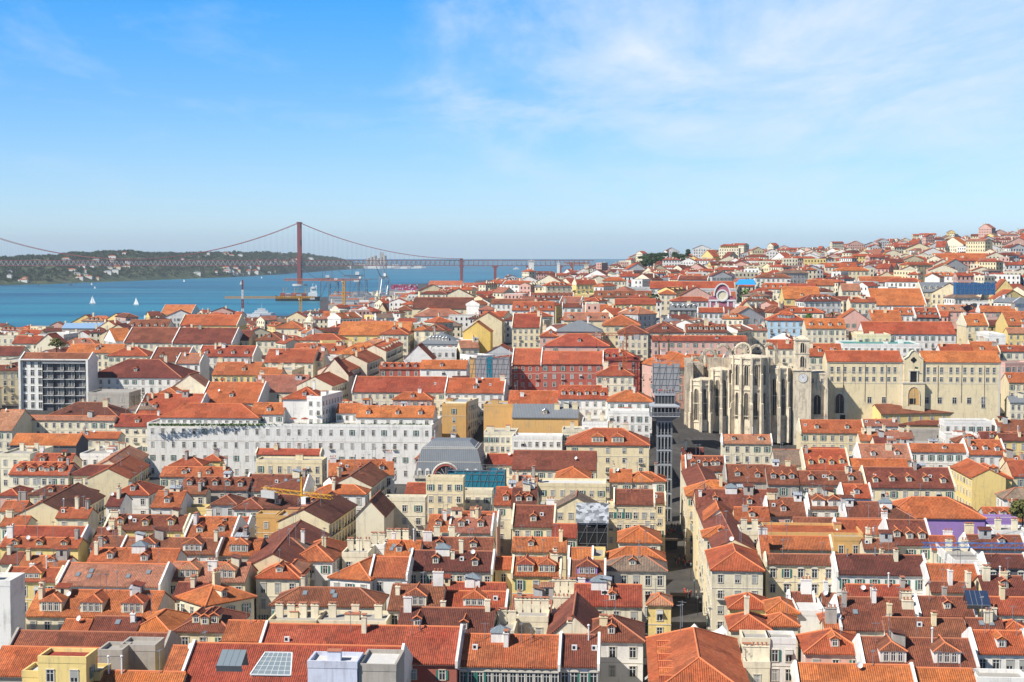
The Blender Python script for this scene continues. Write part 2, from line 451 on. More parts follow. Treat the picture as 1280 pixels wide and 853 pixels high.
def chim_mesh(w, d, h, kind, wall):
    def mk():
        b = MB(); b.box(-w/2, w/2, -d/2, d/2, -1.2, h, 0); b.box(-w/2-.1, w/2+.1, -d/2-.1, d/2+.1, h, h+.14, 0)
        n = max(1, int(w/.55))
        for i in range(n):
            x = (i+.5)/n*w-w/2
            if kind == 0: b.lathe([(.16, h+.14), (.13, h+.6), (.2, h+.62), (.2, h+.7), (0, h+.72)], x, 0, 8, 1)
            else:
                b.box(x-.2, x+.2, -d/2+.1, -d/2+.2, h+.14, h+.45, 0); b.box(x-.2, x+.2, d/2-.2, d/2-.1, h+.14, h+.45, 0)
        if kind == 1: b.box(-w/2-.05, w/2+.05, -d/2-.05, d/2+.05, h+.45, h+.56, 1)
        return b.mesh('chimney', [M['w_'+wall], M['ridge_b']])
    return cached(('ch', round(w,1), round(d,1), round(h,1), kind, wall), mk)
def dormer(parent, x, y, B, w=1.5, h=1.35, big=False, wk='', par=None):
    """dormer standing on the front slope at local x, its face at local y"""
    ta = B['ta']; z = B['hE']+y*ta
    L = (h+.1)/ta*.92
    key = ('dm', round(w,1), round(h,1), round(ta,3), B['wall'], big)
    def mk():
        b = MB(); P = [(-w/2, 0, -.3), (-w/2, 0, h), (-w/2, h/ta, h)]
        b.prism([(-w/2, 0, -.5), (-w/2, 0, h), (-w/2, h/ta+.3, h), (-w/2, 0.6, -.5)][::-1], (w, 0, 0), 0)
        return fixn(b.mesh('dormer', [M['w_'+B['wall']]]))
    def mkr():
        b = MB(); o = .22; tb = .62 if not big else .5; r = (w/2+o)*tb; Lr = (h+r)/ta+.4; Le = h/ta+.1; th = .12
        z0 = h-o*.2
        A = (-w/2-o, -o, z0); Bq = (w/2+o, -o, z0); Cq = (w/2+o, Le, z0); Dq = (-w/2-o, Le, z0)
        f = (w/2+o) if big else .0
        T1 = (0, -o+f*.8, z0+r); T2 = (0, Lr, z0+r)
        b.quad([A, Bq, T1]); b.quad([Bq, Cq, T2, T1]); b.quad([Dq, A, T1, T2]); b.quad([A, Dq, Cq, Bq]); b.quad([Cq, Dq, T2])
        b.bar(A, T1, .13, 1, 5); b.bar(Bq, T1, .13, 1, 5); b.bar(T1, T2, .13, 1, 5)
        return b.mesh('dormer_roof', [M[B['roof']] if B['roof'] in M else M['r'], M['ridge_o'] if B['roof'] not in 'kz' else M['metal']])
    d = link('dormer', cached(key, mk), parent, (x, y, z))
    link('dormer_roof', cached(('dr',)+key[1:4]+(B['roof'], big), mkr), d)
    nw = 3 if (big and w > 3.4) else 1
    for i in range(nw):
        link('dormer_window', win_mesh(.8 if nw == 1 else .75, h-.42, wk), d, ((i-(nw-1)/2)*1.15, -.012, h/2+.02))
    return d
def sky_mesh(w, l):
    def mk():
        b = MB(); b.box(-w/2, w/2, 0, l, 0, .12, 1); b.box(-w/2+.1, w/2-.1, .1, l-.1, .121, .15, 0); return b.mesh('skylight', [M['glass2'], M['metal']])
    return cached(('sk', w, l), mk)
def lantern_mesh(w, d, h):
    def mk():
        b = MB(); b.box(-w/2, w/2, -d/2, d/2, -.8, h, 0)
        e = .2; Q = [(-w/2-e,-d/2-e,h),(w/2+e,-d/2-e,h),(w/2+e,d/2+e,h),(-w/2-e,d/2+e,h)]; T = (0,0,h+w*.36)
        for i in range(4): b.quad([Q[i], Q[(i+1)%4], T], 1)
        b.quad(Q[::-1], 1)
        for i in range(4):
            b.bar(Q[i], T, .05, 2, 4)
            for s in (.25, .5, .75):
                p = Vector(Q[i]).lerp(Vector(Q[(i+1)%4]), s); q = p.lerp(Vector(T), 1-abs(s-.5)*1.7 if s != .5 else 1); b.bar(p, q, .035, 2, 3)
        return b.mesh('roof_lantern', [M['w_w'], M['glass2'], M['metal']])
    return cached(('ln', w, d, h), mk)
def ant_mesh(v):
    def mk():
        rr = random.Random(v); H = rr.uniform(2.4, 4.2); b = MB(); b.bar((0,0,-.5), (0,0,H), .055, 0, 4)
        b.bar((-.7,0,H-.2), (.7,.15,H-.2), .035, 0, 3)
        for i in range(6): x = -.6+i*.24; b.bar((x,-.35+i*.03,H-.2), (x,.35-i*.03,H-.2), .03, 0, 3)
        return b.mesh('antenna', [M['metal']])
    return cached(('an', v), mk)
def dish_mesh():
    def mk():
        b = MB(); b.bar((0,0,-.4), (0,0,.7), .04, 0, 4)
        q = Matrix.Translation((0,-.1,.9)) @ Matrix.Rotation(R(62), 4, 'X')
        n = len(b.v); b.lathe([(0, -.12), (.25, -.1), (.5, .02), (.5, .06), (.25, -.06), (0, -.08)], 0, 0, 12, 1)
        b.v[n:] = [tuple(q @ Vector(v)) for v in b.v[n:]]
        b.bar((0,-.1,.9), (0,-.55,1.1), .02, 0, 3); return b.mesh('satellite_dish', [M['metal'], M['white']])
    return cached('dish', mk)
def hut_mesh(v, roof):
    def mk():
        rr = random.Random(v*7+3); w, d, h = rr.uniform(1.4, 3.4), rr.uniform(1.2, 2.2), rr.uniform(1.0, 2.0); b = MB()
        b.box(-w/2, w/2, -d/2, d/2, -1.4, h); hi = h+.45
        b.quad([(-w/2-.2,-d/2-.2,h),(w/2+.2,-d/2-.2,h),(w/2+.2,d/2+.2,hi),(-w/2-.2,d/2+.2,hi)], 1); b.quad([(-w/2-.2,-d/2-.2,h-.1),(-w/2-.2,d/2+.2,hi-.1),(w/2+.2,d/2+.2,hi-.1),(w/2+.2,-d/2-.2,h-.1)], 1)
        for a, c in (((-w/2-.2,-d/2-.2),(w/2+.2,-d/2-.2)),): b.quad([(a[0],a[1],h-.1),(c[0],c[1],h-.1),(c[0],c[1],h),(a[0],a[1],h)], 1)
        b.box(-.3, .3, -d/2-.04, -d/2, h*.25, h*.8, 2)
        return b.mesh('roof_hut', [M['w_'+'wisicg'[v]], M[roof if v % 3 else 'z'], M['glass']])
    return cached(('hut', v, roof), mk)
def vent_mesh(v):
    def mk():
        rr = random.Random(v); b = MB(); h = rr.uniform(1.2, 2.6); b.bar((0,0,-.5), (0,0,h), .13, 0, 7); b.lathe([(.13, h), (.24, h+.05), (.24, h+.22), (0, h+.38)], 0, 0, 8); return b.mesh('vent_pipe', [M['metal'] if v % 2 else M['white']])
    return cached(('vent', v), mk)
def ac_mesh():
    def mk():
        b = MB(); b.box(-.45, .45, -.2, .2, -.3, .65); b.box(-.3, .15, -.215, -.201, .0, .5, 1); b.box(-.5, .5, -.25, .25, -.5, -.301, 1); return b.mesh('air_conditioner', [M['white'], M['black']])
    return cached('ac', mk)
def realise(B, bvh, rnd):
    W, D, hE, ta, k = B['W'], B['D'], B['hE'], B['ta'], B['k']; f = B['f']
    far = B['pc'].y > 640; vfar = B['pc'].y > 900
    root = empty('house', B['c'], B['yaw']); B['root'] = root
    wm = M['w_'+B['wall']]; rm = M.get(B['roof']) or M['w_'+B['roof']]
    wo = walls(k, W, D, hE, ta).build('wall', [wm], root); fixn(wo.data)
    rb, segs = roofshape(k, W, D, hE, ta); ro = rb.build('roof', [rm], root)
    if k != 'f': fixn(ro.data)
    clay = B['roof'] in 'orbdtmx'
    if k != 'f' and clay:
        b = MB()
        for a, c in segs:
            if k != 'm' or 1: b.bar(Vector(a)+Vector((0,0,.02)), Vector(c)+Vector((0,0,.02)), .16 if not far else .2, 0, 6)
        b.build('ridge_tiles', [M['ridge_o'] if B['roof'] in 'ormx' else M['ridge_b']], ro)
    nopar = [x for x in f if x == 'P']
    stone = M['stone']
    if k == 'f':
        b = MB(); pw, ph = .3, .75
        b.box(-W/2-.05, W/2+.05, -.05, pw, hE-.3, hE+ph); b.box(-W/2-.05, W/2+.05, D-pw, D+.05, hE-.3, hE+ph)
        b.box(-W/2-.05, -W/2+pw, pw+.002, D-pw-.002, hE-.3, hE+ph); b.box(W/2-pw, W/2+.05, pw+.002, D-pw-.002, hE-.3, hE+ph)
        b.build('parapet', [wm], root)
        if W > 7 and D > 5 and not vfar:
            for i in range(rnd.randint(0, 2)):      # stair head or plant box
                b = MB(); w_, d_, h_ = rnd.uniform(1.5, 3), rnd.uniform(1.2, 2.2), rnd.uniform(1, 2.2)
                b.box(-w_/2, w_/2, -d_/2, d_/2, 0, h_); b.box(-w_/2-.1, w_/2+.1, -d_/2-.1, d_/2+.1, h_, h_+.12, 1)
                b.build('roof_hut', [wm, M['ridge_b']], root, (rnd.uniform(-.35, .35)*W, D*rnd.uniform(.4, .75), hE+.15))
    else:
        b = MB()
        if k in 'gh' or k == 'm':
            b.box(-W/2-.12, W/2+.12, -.22, .0, hE-.62, hE-.29)
        if k in 'hm':
            b.box(W/2, W/2+.22, -.22, D+.22, hE-.62, hE-.29); b.box(-W/2-.22, -W/2-.0, -.22, D+.22, hE-.625, hE-.292)
        if b.v: b.build('cornice', [stone], root)
    if nopar and k == 'g':
        for s in (-1, 1):
            b = MB(); u = .55; t = D/2; x = s*W/2
            P = [(x-.2, -.5, hE-.9), (x-.2, -.5, hE+u-.5*ta), (x-.2, t, hE+t*ta+u), (x-.2, D+.4, hE+u-.4*ta), (x-.2, D+.4, hE-.9)]
            b.prism(P, (.42, 0, 0)); o = b.build('party_wall', [M['w_i' if B['wall'] in 'cyo' else 'w_w' if B['wall'] != 's' else 'w_s']], root); fixn(o.data)
    # windows ---------------------------------------------------------
    mt = B['M']; nw = 'nw' in f
    wk = 'B' if 'B' in f else 'V' if 'V' in f else 'A' if 'A' in f else ''
    if not nw:
        st = ([float(x[1:]) for x in f if x[0] == 'T' and x[1:]] or [3.35])[0]; cnt = 0
        fl = rnd.uniform(1.0, 1.15); wh = rnd.choice([1.6, 1.8, 2.0]); 
        if wk == 'B': wh = 2.1
        cols = [int(x[1:].split('x')[0]) for x in f if x[0] == 'W' and len(x) > 1]
        sides = [('F', W)]
        if k in 'hmf' or 'E' in f: sides += [('L', D), ('R', D)]
        for sd, wid in sides:
            n = cols[0] if (sd == 'F' and cols) else int(wid/rnd.uniform(2.5, 3.1))
            if n < 1 or wid < 2.2: continue
            for r_ in range(min(6, int((hE-1)/st))):
                z = hE-1.0-wh/2-.35-r_*st
                for i in range(n):
                    u = (i+.5)/n*wid
                    if sd == 'F': lp = Vector((u-W/2, -.012, z)); rz = 0; nl = Vector((0,-1,0))
                    elif sd == 'R': lp = Vector((W/2+.012, u, z)); rz = R(90); nl = Vector((1,0,0))
                    else: lp = Vector((-W/2-.012, u, z)); rz = R(-90); nl = Vector((-1,0,0))
                    wn = (mt.to_3x3() @ nl)
                    ok = False
                    for dz in (.7, -.6):
                        p = mt @ (lp+Vector((0,0,dz))+nl*.3)
                        if inframe(p) and visible(bvh, p, wn): ok = True; break
                    if not ok or cnt >= 90: continue
                    link('window', win_mesh(fl, wh, (wk if rnd.random() < .8 else 'B' if r_ % 2 else 'V') or rnd.choice(['', '', '', 'C', 'C', 'S', 'S', 'U' if rnd.random() < .3 else 'C', 'B' if r_ > 0 else ''])), root, lp, rz); cnt += 1
        if cnt and not vfar and k != 'e' and hE > 9:
            b = MB(); z = hE-.85-st
            b.box(-W/2-.05, W/2+.05, -.07, -.001, z, z+.16); b.build('string_course', [stone], root)
    # roof furniture ---------------------------------------------------
    if k in 'gh' or k == 'm':
        t = D/2; up = (mt.to_3x3() @ Vector((0, 0, 1)))
        for x in f:
            if x[0] == 'D' and len(x) > 1 and x[1] != '0':
                big = x.endswith('x'); n = int(x[1:].rstrip('x'))
                w_ = min(4.2 if big else 1.5, W/n*.7); span = W-(2*t*.8 if k == 'h' else 1.0)
                for i in range(n):
                    xx = ((i+.5)/n-.5)*max(span, w_*n*1.1); yy = t*(.12 if big else rnd.choice([.2, .26]) if t > 4 else .08)
                    hh = min(1.9 if big else 1.45, max(.8, (t-yy)*ta*.75))
                    if k == 'm': pass
                    dormer(root, xx, yy, B, w_, hh, big)
            if x[0] == 'S' and len(x) > 1:
                for i in range(int(x[1:])):
                    xx = rnd.uniform(-.38, .38)*W*(1 if k == 'g' else .6); yy = t*rnd.uniform(.25, .6)
                    link('skylight', sky_mesh(.9, 1.3), ro, (xx, yy, hE+yy*ta+.03), 0, math.atan(ta))
            if x == 'K': 
                xx = rnd.uniform(-.15, .2)*W; link('roof_lantern', lantern_mesh(3.0, 2.4, 1.1), root, (xx, t*.9, hE+t*ta*.9))
        if not any(x[0] == 'D' for x in f) and k in 'gh' and clay and W > 7 and t > 2.6 and 'C0' not in f and rnd.random() < .5 and not vfar:
            n = rnd.randint(1, max(1, int(W/7)))
            for i in range(n): dormer(root, ((i+rnd.uniform(.3, .7))/n-.5)*(W-(t*1.4 if k == 'h' else 1.6)), t*rnd.choice([.2, .3]), B, rnd.choice([1.3, 1.5]), min(1.4, t*ta*.55), False)
        if not vfar and k == 'g' and W > 6 and t > 2.4 and 'C0' not in f:
            for _ in range(rnd.choice([0, 1, 1, 2, 3]) if not far else rnd.choice([0, 0, 1])):
                q = rnd.random(); xx = rnd.uniform(-.42, .42)*W; yy = t*rnd.uniform(.75, 1.15); zr = hE+(t-abs(yy-t))*ta
                if q < .45: link('roof_hut', hut_mesh(rnd.randint(0, 5), B['roof']), root, (xx, yy, zr), rnd.choice([0, R(90)]))
                elif q < .8: link('vent_pipe', vent_mesh(rnd.randint(0, 3)), root, (xx, yy, zr))
                else: link('air_conditioner', ac_mesh(), root, (xx, t*.5, hE+t*.5*ta+.1))
        nc = sum(int(x[1:]) for x in f if x[0] == 'C' and len(x) > 1)
        if not any(x[0] == 'C' for x in f) and not vfar: nc = rnd.choice([0, 1, 1, 2]) if W > 6 else rnd.choice([0, 1])
        for i in range(nc):
            s = rnd.choice([-1, 1]); q = rnd.random()
            xx = s*(W/2-1.3) if (q < .6 and k == 'g') else rnd.uniform(-.3, .3)*W
            yy = t*rnd.uniform(.55, 1.2); zr = hE+(t-abs(yy-t))*ta
            cw = rnd.choice([.9, 1.4, 2.0]); 
            link('chimney', chim_mesh(cw, .8, rnd.choice([1.3, 1.9, 2.5]), rnd.randint(0, 1), rnd.choice('iciws')), root, (xx, yy, zr), rnd.choice([0, R(90)]))
        if not far:
            for _ in range(rnd.choice([0, 1, 2, 3])):
                yy = t*rnd.uniform(.7, 1.1); link('antenna', ant_mesh(rnd.randint(1, 6)), root, (rnd.uniform(-.4, .4)*W*(.5 if k == 'h' else 1), yy, hE+(t-abs(yy-t))*ta), rnd.uniform(0, 3))
            if rnd.random() < .1:
                yy = t*rnd.uniform(.4, .9); link('satellite_dish', dish_mesh(), root, (rnd.uniform(-.35, .35)*W*(.6 if k == 'h' else 1), yy, hE+yy*ta), rnd.uniform(-.8, .3))
    if k == 'f' and not vfar:
        nc = sum(int(x[1:]) for x in f if x[0] == 'C' and len(x) > 1)
        for i in range(nc):
            link('chimney', chim_mesh(1.4, .8, 1.9, rnd.randint(0, 1), 'i'), root, (((i+.5)/nc-.5)*W, D*.6, hE+.6))
    return root
NOTE = """
@0 693
-300 50 150 110 f wr w nw H27
20 285 128 66 g r y P D1x C1
290 800 152 46 g o w P S5 C0
832 1225 128 40 g r c D2x C1
130 770 305 180 g r i D3x C2
300 436 385 325 g r i C0
445 680 385 311 g r i S2 C1
650 850 385 255 h o y C0
862 1018 215 140 g b i C1
1030 1270 250,205 145 h o i B
880 1150 378 252 h r c D3
1110 1310 425 332 g r c C0
30 805 505 388 g r s P C0
-60 470 600 465 g o s nw C0
790 1140 655 460 g r y D1 S1 C0
490 610 500 484 f gr s nw H22
600 775 475 460 f gr s nw H22
190 430 535 500 f m y H24 C0
110 500 610 588 f wr y H21
450 890 690 585 g o c
@320 693
78 615 250 166 h b w S3 W9
60 300 350 300 f gr c C4 H18
300 650 352 300 f gr i C3 H18
0 1003 530 355 g r R P C1 W7
1015 1515 552 402 g r g P K A W12
1520 1712 552 402 g b l P A W4
-400 690 700 452 g r w P C0 S0
258 505 560 512 f wr l nw H26
512 700 575 500 f wr s nw H25
930 1250 268 185 g o w P D1x
660 925 272 152 g r i D1x
700 1180 402 268 g d i C3
1195 1290 402 320 f gr i C2 nw
872 1245 185 140 g r c K
@320 560
765 1180 608 515 g d i P W9 B K
570 755 640 545 g r w P C0
370 570 640,655 500 h o w C0
640 812 545 463 g o w S3
820 1180 515 448 g r i D2 C1
855 962 415 334 g r i D1
965 1178 418 334 g o i D2 V P
1190 1400 282 196 g r i D2
1195 1280 600 545 g o c
640 845 262 250 f gr i W3 H21 C0
500 640 335 262 e r i nw H20 q16
850 1036 160 148 f gr c W4 H22
1036 1180 225 212 f gr i W3 H17
0 322 30 5 g m c W7 P
0 330 72 55 f gr c W7
-60 240 212 134 g r i S2 P C1
290 545 225 184 h o w C2
362 690 135,130 60 g r w D3 E
400 572 190,175 135 g b w E
0 388 300 235 g d i D2 E
0 100 345 330 f gr o H18
100 290 355 325 f gr o H19 C0
0 290 545 452 h t i C1
0 215 645 570 h o i
110 220 620 540 h o c
345 500 180 150 f gr w C2
430 560 540 500 f gr i C3
560 640 500 478 f gr w C2
235 360 600,425 q13 g b c B C0
365 500 372,280 q13 g d c B C0
575 692 190,100 q12 g r i B C0
380 470 560,480 q9 h r w 
640 760 480 470 f gr i C3
860 1010 460 440 f gr i C2
@0 560
350 632 132 86 h b c W5 H19
60 335 132 70 g m i D5
0 85 232 172 h r p B
120 268 312 262 h r i
0 118 312 265 g r i C1
150 440 232 188 h d c
350 520 335,235 q14 g d c B C0
642 745 150,82 q12 g r c B C0
566 742 230 155 h r w S3 W3
530 600 285 225 g r w
755 900 292 215 g r w D1
900 1238 205 146 g b s D5 W4
830 1030 310 300 f gr y H17 C0
1060 1180 278 222 h r g W2
1170 1310 300 236 h b w W2 B
520 920 405 335 g b y D3 C1 P
925 1160 445 345 g r i D2 P C1
30 410 448 392 g r i P C0
0 390 492 448 g r y D3 W3
450 600 492 442 g b s S2
600 1085 522 450 g b w D2x P
1090 1290 530 450 g r s D1x
430 870 580 502 g r w K C2
100 340 585 540 g r w C1
0 95 572 520 g r i C1
860 1030 225 200 g b i C1
850 1010 85 45 h r y
1010 1100 60 30 h o y W1
280 440 345 300 g r i C2
0 130 385 340 g r i C2
470 590 440 400 g b i C1
1010 1240 390 345 g r i P C1
1085 1200 440 400 g r w D1x
800 1130 140 95 g r i C2
@640 560
0 420 105 15 g r i C0
130 470 190 165 f wr c W7 H19
218 388 152 84 h o c C0
488 600 165 108 g o i C1
580 700 165 108 h o i C0
510 712 278 208 g b c P C0
475 722 298 280 f gr c W6 H18
0 125 190 140 g o i
-5 120 292 198 g d i D2
0 210 388 288 g b c C1 D1 P
215 425 300 242 e t c W4 q10
200 322 442 380 g r i C0
0 270 512 448 g r c C1
282 402 562 500 g o i P C0
400 462 560 512 f gr y nw C0
480 762 557 495 h o i C0
535 742 466 380 h o i C0
285 465 640 562 g r u D1x P C0
470 770 607 540 h t i W5
0 240 632 548 g r y D2x P W3
870 1068 105 42 g r i D3 P C1
1072 1290 165 84 g r s D2 P
875 1150 235 162 h o c C1
920 1290 300 208 g b c K C1
958 1110 365 305 e o i nw q12
1115 1290 360 296 g r c C1
960 1132 442 390 h o i
1140 1250 430 400 f gr i C2
1000 1255 605 448 h o i W3 C0
1250 1290 540 432 g r i
852 1010 112,500 q9 g r c W26 E C0
@640 693
0 196 268 206 g o i C2
196 320 215 180 f gr i C3
310 650 250 150 g r i K C1
350 655 425 298 h b w W3
682 795 245 186 h r y W1 C0
180 430 410 300 e b i nw q18
0 180 330 270 f gr i C4
200 330 300 270 f gr i C3
700 1195 700 q34 h o i C0 W6 PYR
1090 1290 265 190 h o y W2
1095 1290 372 278 h o i
1150 1290 440 400 f gr i W2
1160 1290 560 520 f wr i C3
@960 693
0 150 285 205 h o i C0
0 150 350 288 h o i C0
110 232 238 190 g r i P
145 285 300 235 f wr w nw C0
275 350 245 195 g b w
275 490 332 300 h o i
365 762 372 216 g b i C4 S2 P
760 1040 302 212 g r i P C1
1110 1310 292 214 g r i C1
400 720 215 152 g r i C1
815 1042 182 148 g r i
590 1000 402 318 g b w C2
1000 1182 372 320 g b w S2
1180 1310 382 322 h o w C0
190 488 488 368 h o p W3 D1
480 1050 560 418 g r w D2x W0 P
1040 1310 488 382 g o w D1 W4 P C0
150 742 655 550 g o i C0 P
742 1045 655 570 g o i D0 C0
1045 1300 640 600 f gr w 
0 140 440 420 f gr w W2
285 435 385 320 g r i C1
@960 560
0 155 178 88 g r s D3 W3
185 410 105 5 g o y D4 W3 P C1
35 190 80 8 g t i C0
410 705 105 55 g o i C0
462 720 56 -18 g r w P D2
160 478 180 116 g r i D3
492 935 195 98 g b c D5 P
375 520 245 182 g o w D1 P C0
205 385 300 235 g b w P D2x W3
0 195 335 250 g b p P W3
390 580 345 270 g r i P
440 732 348 285 h d w K
590 1085 345 246 h o u C0 nw
745 1245 362 350 f gr u nw H17 C0
-10 475 440 390 f o o nw H19 C0
330 475 460 452 f gr o W2
130 620 395 350 g r i C1
345 610 422 358 g r i P C0
612 820 480 360 g r i D3 P C0
-10 320 500 442 g r c W5 P C0
-10 338 576 532 g r c A W5 P C0
345 800 627 534 g d w W6 V P
820 950 502 440 g r i
930 1090 580 480 f gr w C2
800 1060 660 582 g o w P C0
1000 1290 500 436 g b w P C1
1090 1300 592 532 g d n P W3 A
1080 1300 732 640 g b c C2
655 1025 16 -20 g r w W8
1020 1220 148 62 h o y D3 W3
915 1020 90,146 q10 g o y W7 C0
1222 1310 138 62 g r c
480 640 500 455 g r i C2
1130 1300 430 400 f gr w C2
@0 420
-60 95 95 52 g r i W4
98 442 122 85 g r w nw P C0 H22 MOD
440 905 205 118 h b w W11
440 645 292 275 f gr s W3
330 605 82 42 g o i C2
540 735 97 55 h o i
750 930 125 58 g b i D2 P C1
880 1000 135 88 g r w P
988 1265 100 50 g r w D4 P
1060 1290 192 132 g r y C3
850 1040 262 192 e r i nw q12
1000 1290 332 232 g o i D1 P
680 985 388 290 g o w D2 P
800 1290 405 338 h o w C0 H24
90 572 418 402 g r i W12
572 782 450 392 g r i D1 W5
50 380 542 490 g o n nw C0
230 590 402 332 h d i C2
150 345 645 588 g r i D2
400 550 600 560 f gr w C3
548 660 580 560 f gr i nw C0 
640 740 665,590 q12 g r i B C0
0 150 600 560 f gr i C2
45 340 690 645 g m i D4
640 780 365 300 h t i
760 900 300 240 h r i
-60 60 470 370 g r i
-60 110 400 375 g o i C1
0 100 130 100 f gr i W4
800 990 300 262 f gr i C1
@320 420
-20 240 278 196 g o i W3
40 285 130 66 g r i C1
180 435 85 38 g r i C2
400 645 88 36 h o i C1
465 552 172,140 q14 g o i B C0
380 478 248,212 q15 g o i B C0
555 655 132,95 q14 g r i B C1
650 735 76,38 q12 g o i B
320 462 195 112 e o i nw q10
480 945 278 204 g r i W13 P D0
945 1240 282 212 g o w W7 P D1
-30 135 388 334 g o w H24
135 328 312 250 h o w nw H29
330 432 312,285 q6 f wr w H29
400 585 382 340 g o w H24
500 885 404 350 g o w W6 H24
615 820 162 134 g r R D5 W5
820 1052 162 122 g o w W3
740 880 112 44 e r w nw
860 1090 30 0 f wr w W3
930 1050 348 320 f z o W1 H19
1050 1112 340,320 q9 f z i 
1138 1300 350 335 f z o H17 nw
1140 1300 490 470 f gr i W6 H17
1150 1300 640 590 g r i C0
200 330 120 60 g r i C2
0 180 180 130 f gr i C3
280 400 110 95 f wr w
0 120 205 160 g r i C1
560 640 60 20 g r i
@640 420
0 145 140 64 g m R W4 P C0
145 455 137 78 g m R W7 P C0
380 640 118 64 h m R W4
640 760 130,155 q20 h o p W3
230 478 312 248 g o w D6 W6
478 700 325 272 h o w W5
478 690 385 372 f wr w W6
-20 228 340 275 g o w C1
0 330 405 340 g k o D1 nw
0 250 512 496 f wr w W7 H18
250 540 480 462 f gr i C3
272 685 542 462 h r c D2x W5
1052 1300 535 494 g o i W5 P
850 960 600 560 g b i W2
850 1065 668 600 g r i D2
350 480 440 415 f gr w C2
@640 270
690 1112 360 328 g o w W14
90 305 415 386 g b w D8 P
0 210 470 430 g r w D5 W5
305 410 396 388 f wr y W3
440 516 472 444 g o y nw
515 720 440 415 g r y
258 482 520 484 g r c W4
225 445 575 522 h k p W3
165 485 648 590 h m p W3
455 640 545 470 h r c W4
530 680 585 535 h r i W5
670 860 580 515 h b i W4
870 1075 578 542 g b i D7 W9
790 930 468 440 g k n D5
930 1060 480 460 g o w P
1000 1120 410 380 g r i
1120 1220 480 425 e r c nw
410 700 405 375 g b i W6 D6
60 340 310 297 g k g
390 495 335 320 f gr o nw
560 700 365 335 f z g W6
0 140 555 490 g r c P
140 225 600 540 h r p
0 90 320 312 g o i
700 1175 622 600 g r p W12
@960 270
0 186 520 482 h o B W5 D5
190 390 560 514 g o i D4
80 265 412 354 g o y W4 D1
520 792 445 364 g o w P C0
500 632 438 406 g o p W4
768 965 378 332 g k c D6 P
1132 1240 380 318 e r y nw
840 1120 232 188 g o c C0
680 842 234 202 h r c W5
620 742 262 232 g r c W5
460 672 330 304 g r w W8
345 515 525 466 e o p q12
520 672 525 472 g o s W5
480 940 588 530 g o w C0
630 740 492 460 g r w D2 P
740 860 505 460 g r n D4 P
990 1102 545 490 g o c D1 P
1200 1310 545 478 g r y D2
445 612 600 580 f wr c W5
370 465 372 340 g r i W4
200 330 345 320 g r i W3
560 612 216 186 e o y q10
1105 1190 600 550 f wr w W1
1200 1300 585 560 g o y
250 440 275 252 g o i W7
100 250 260 250 f wr w W6
560 700 170 150 f wr w W5
785 900 158 132 f z n W8
940 1090 160 138 g r p W10
@960 420
375 765 48 22 f gn w W12
0 130 60 20 g o i
205 375 98 40 g o i
860 1020 70 42 g o w
1020 1160 80 30 g o c P
1150 1300 75 48 g r i
1205 1300 230 185 g r c W3
1210 1300 330 300 g k i W3
1000 1190 590 520 g o w D3 P
680 1025 572 540 g o w
1190 1300 640 600 g r c
1160 1300 520 488 g b y W3
540 640 560 500 g b i
460 570 520 480 g o i
1030 1200 480 450 f wr i W4 H8
@320 270
410 765 594 530 g o y W6 C0 H14
780 1080 462 408 g d c W3
490 610 470 445 h r c
610 650 470 432 e r c
700 780 470 435 h b c
790 1025 500 466 h o w W5
862 1030 346 325 g o w W9 H16
1030 1160 365 335 g r w W5 P
1150 1290 392 355 h d w W7
1035 1172 578 528 e o Y q14 nw
1085 1230 525 482 e r c nw
810 1015 638 575 h k w D6
330 460 500 478 g o i
620 760 590 520 h r i
790 860 570 520 h o i W2
840 940 570 540 h r i
1120 1290 400 395 f wr w W7
100 230 560 520 h r i W2
0 130 620 560 h b i
@0 270
310 530 560 536 g ub s nw C0
395 575 536 500 h o w
500 680 592 542 e b c q14 nw
632 832 562 520 g b w D5 H13
800 955 492 444 g o Y nw P H16
900 1185 545 495 g o y P W5
1185 1290 520 490 g z w W3
620 862 632 560 g b i C0 P
862 1160 635 560 g b i C1 P
1110 1245 620 572 g b c C1
-20 70 605 590 f gr i W3
60 190 635 600 g r i W4
190 318 600 558 f wr w W5
90 190 600 570 g o i
180 300 640 590 e r i q12 nw
720 840 500 480 f wr w W4
@960 420
565 1020 388,378 338 g b y W8 H10 C0
595 890 442 422 g r y W6 H6 C0
630 990 478 470 f gr s nw H8
250 530 462 442 f wr w nw H9
@0 420
735 2160 450 q30 f gr w W27 H21.5 T5
"""
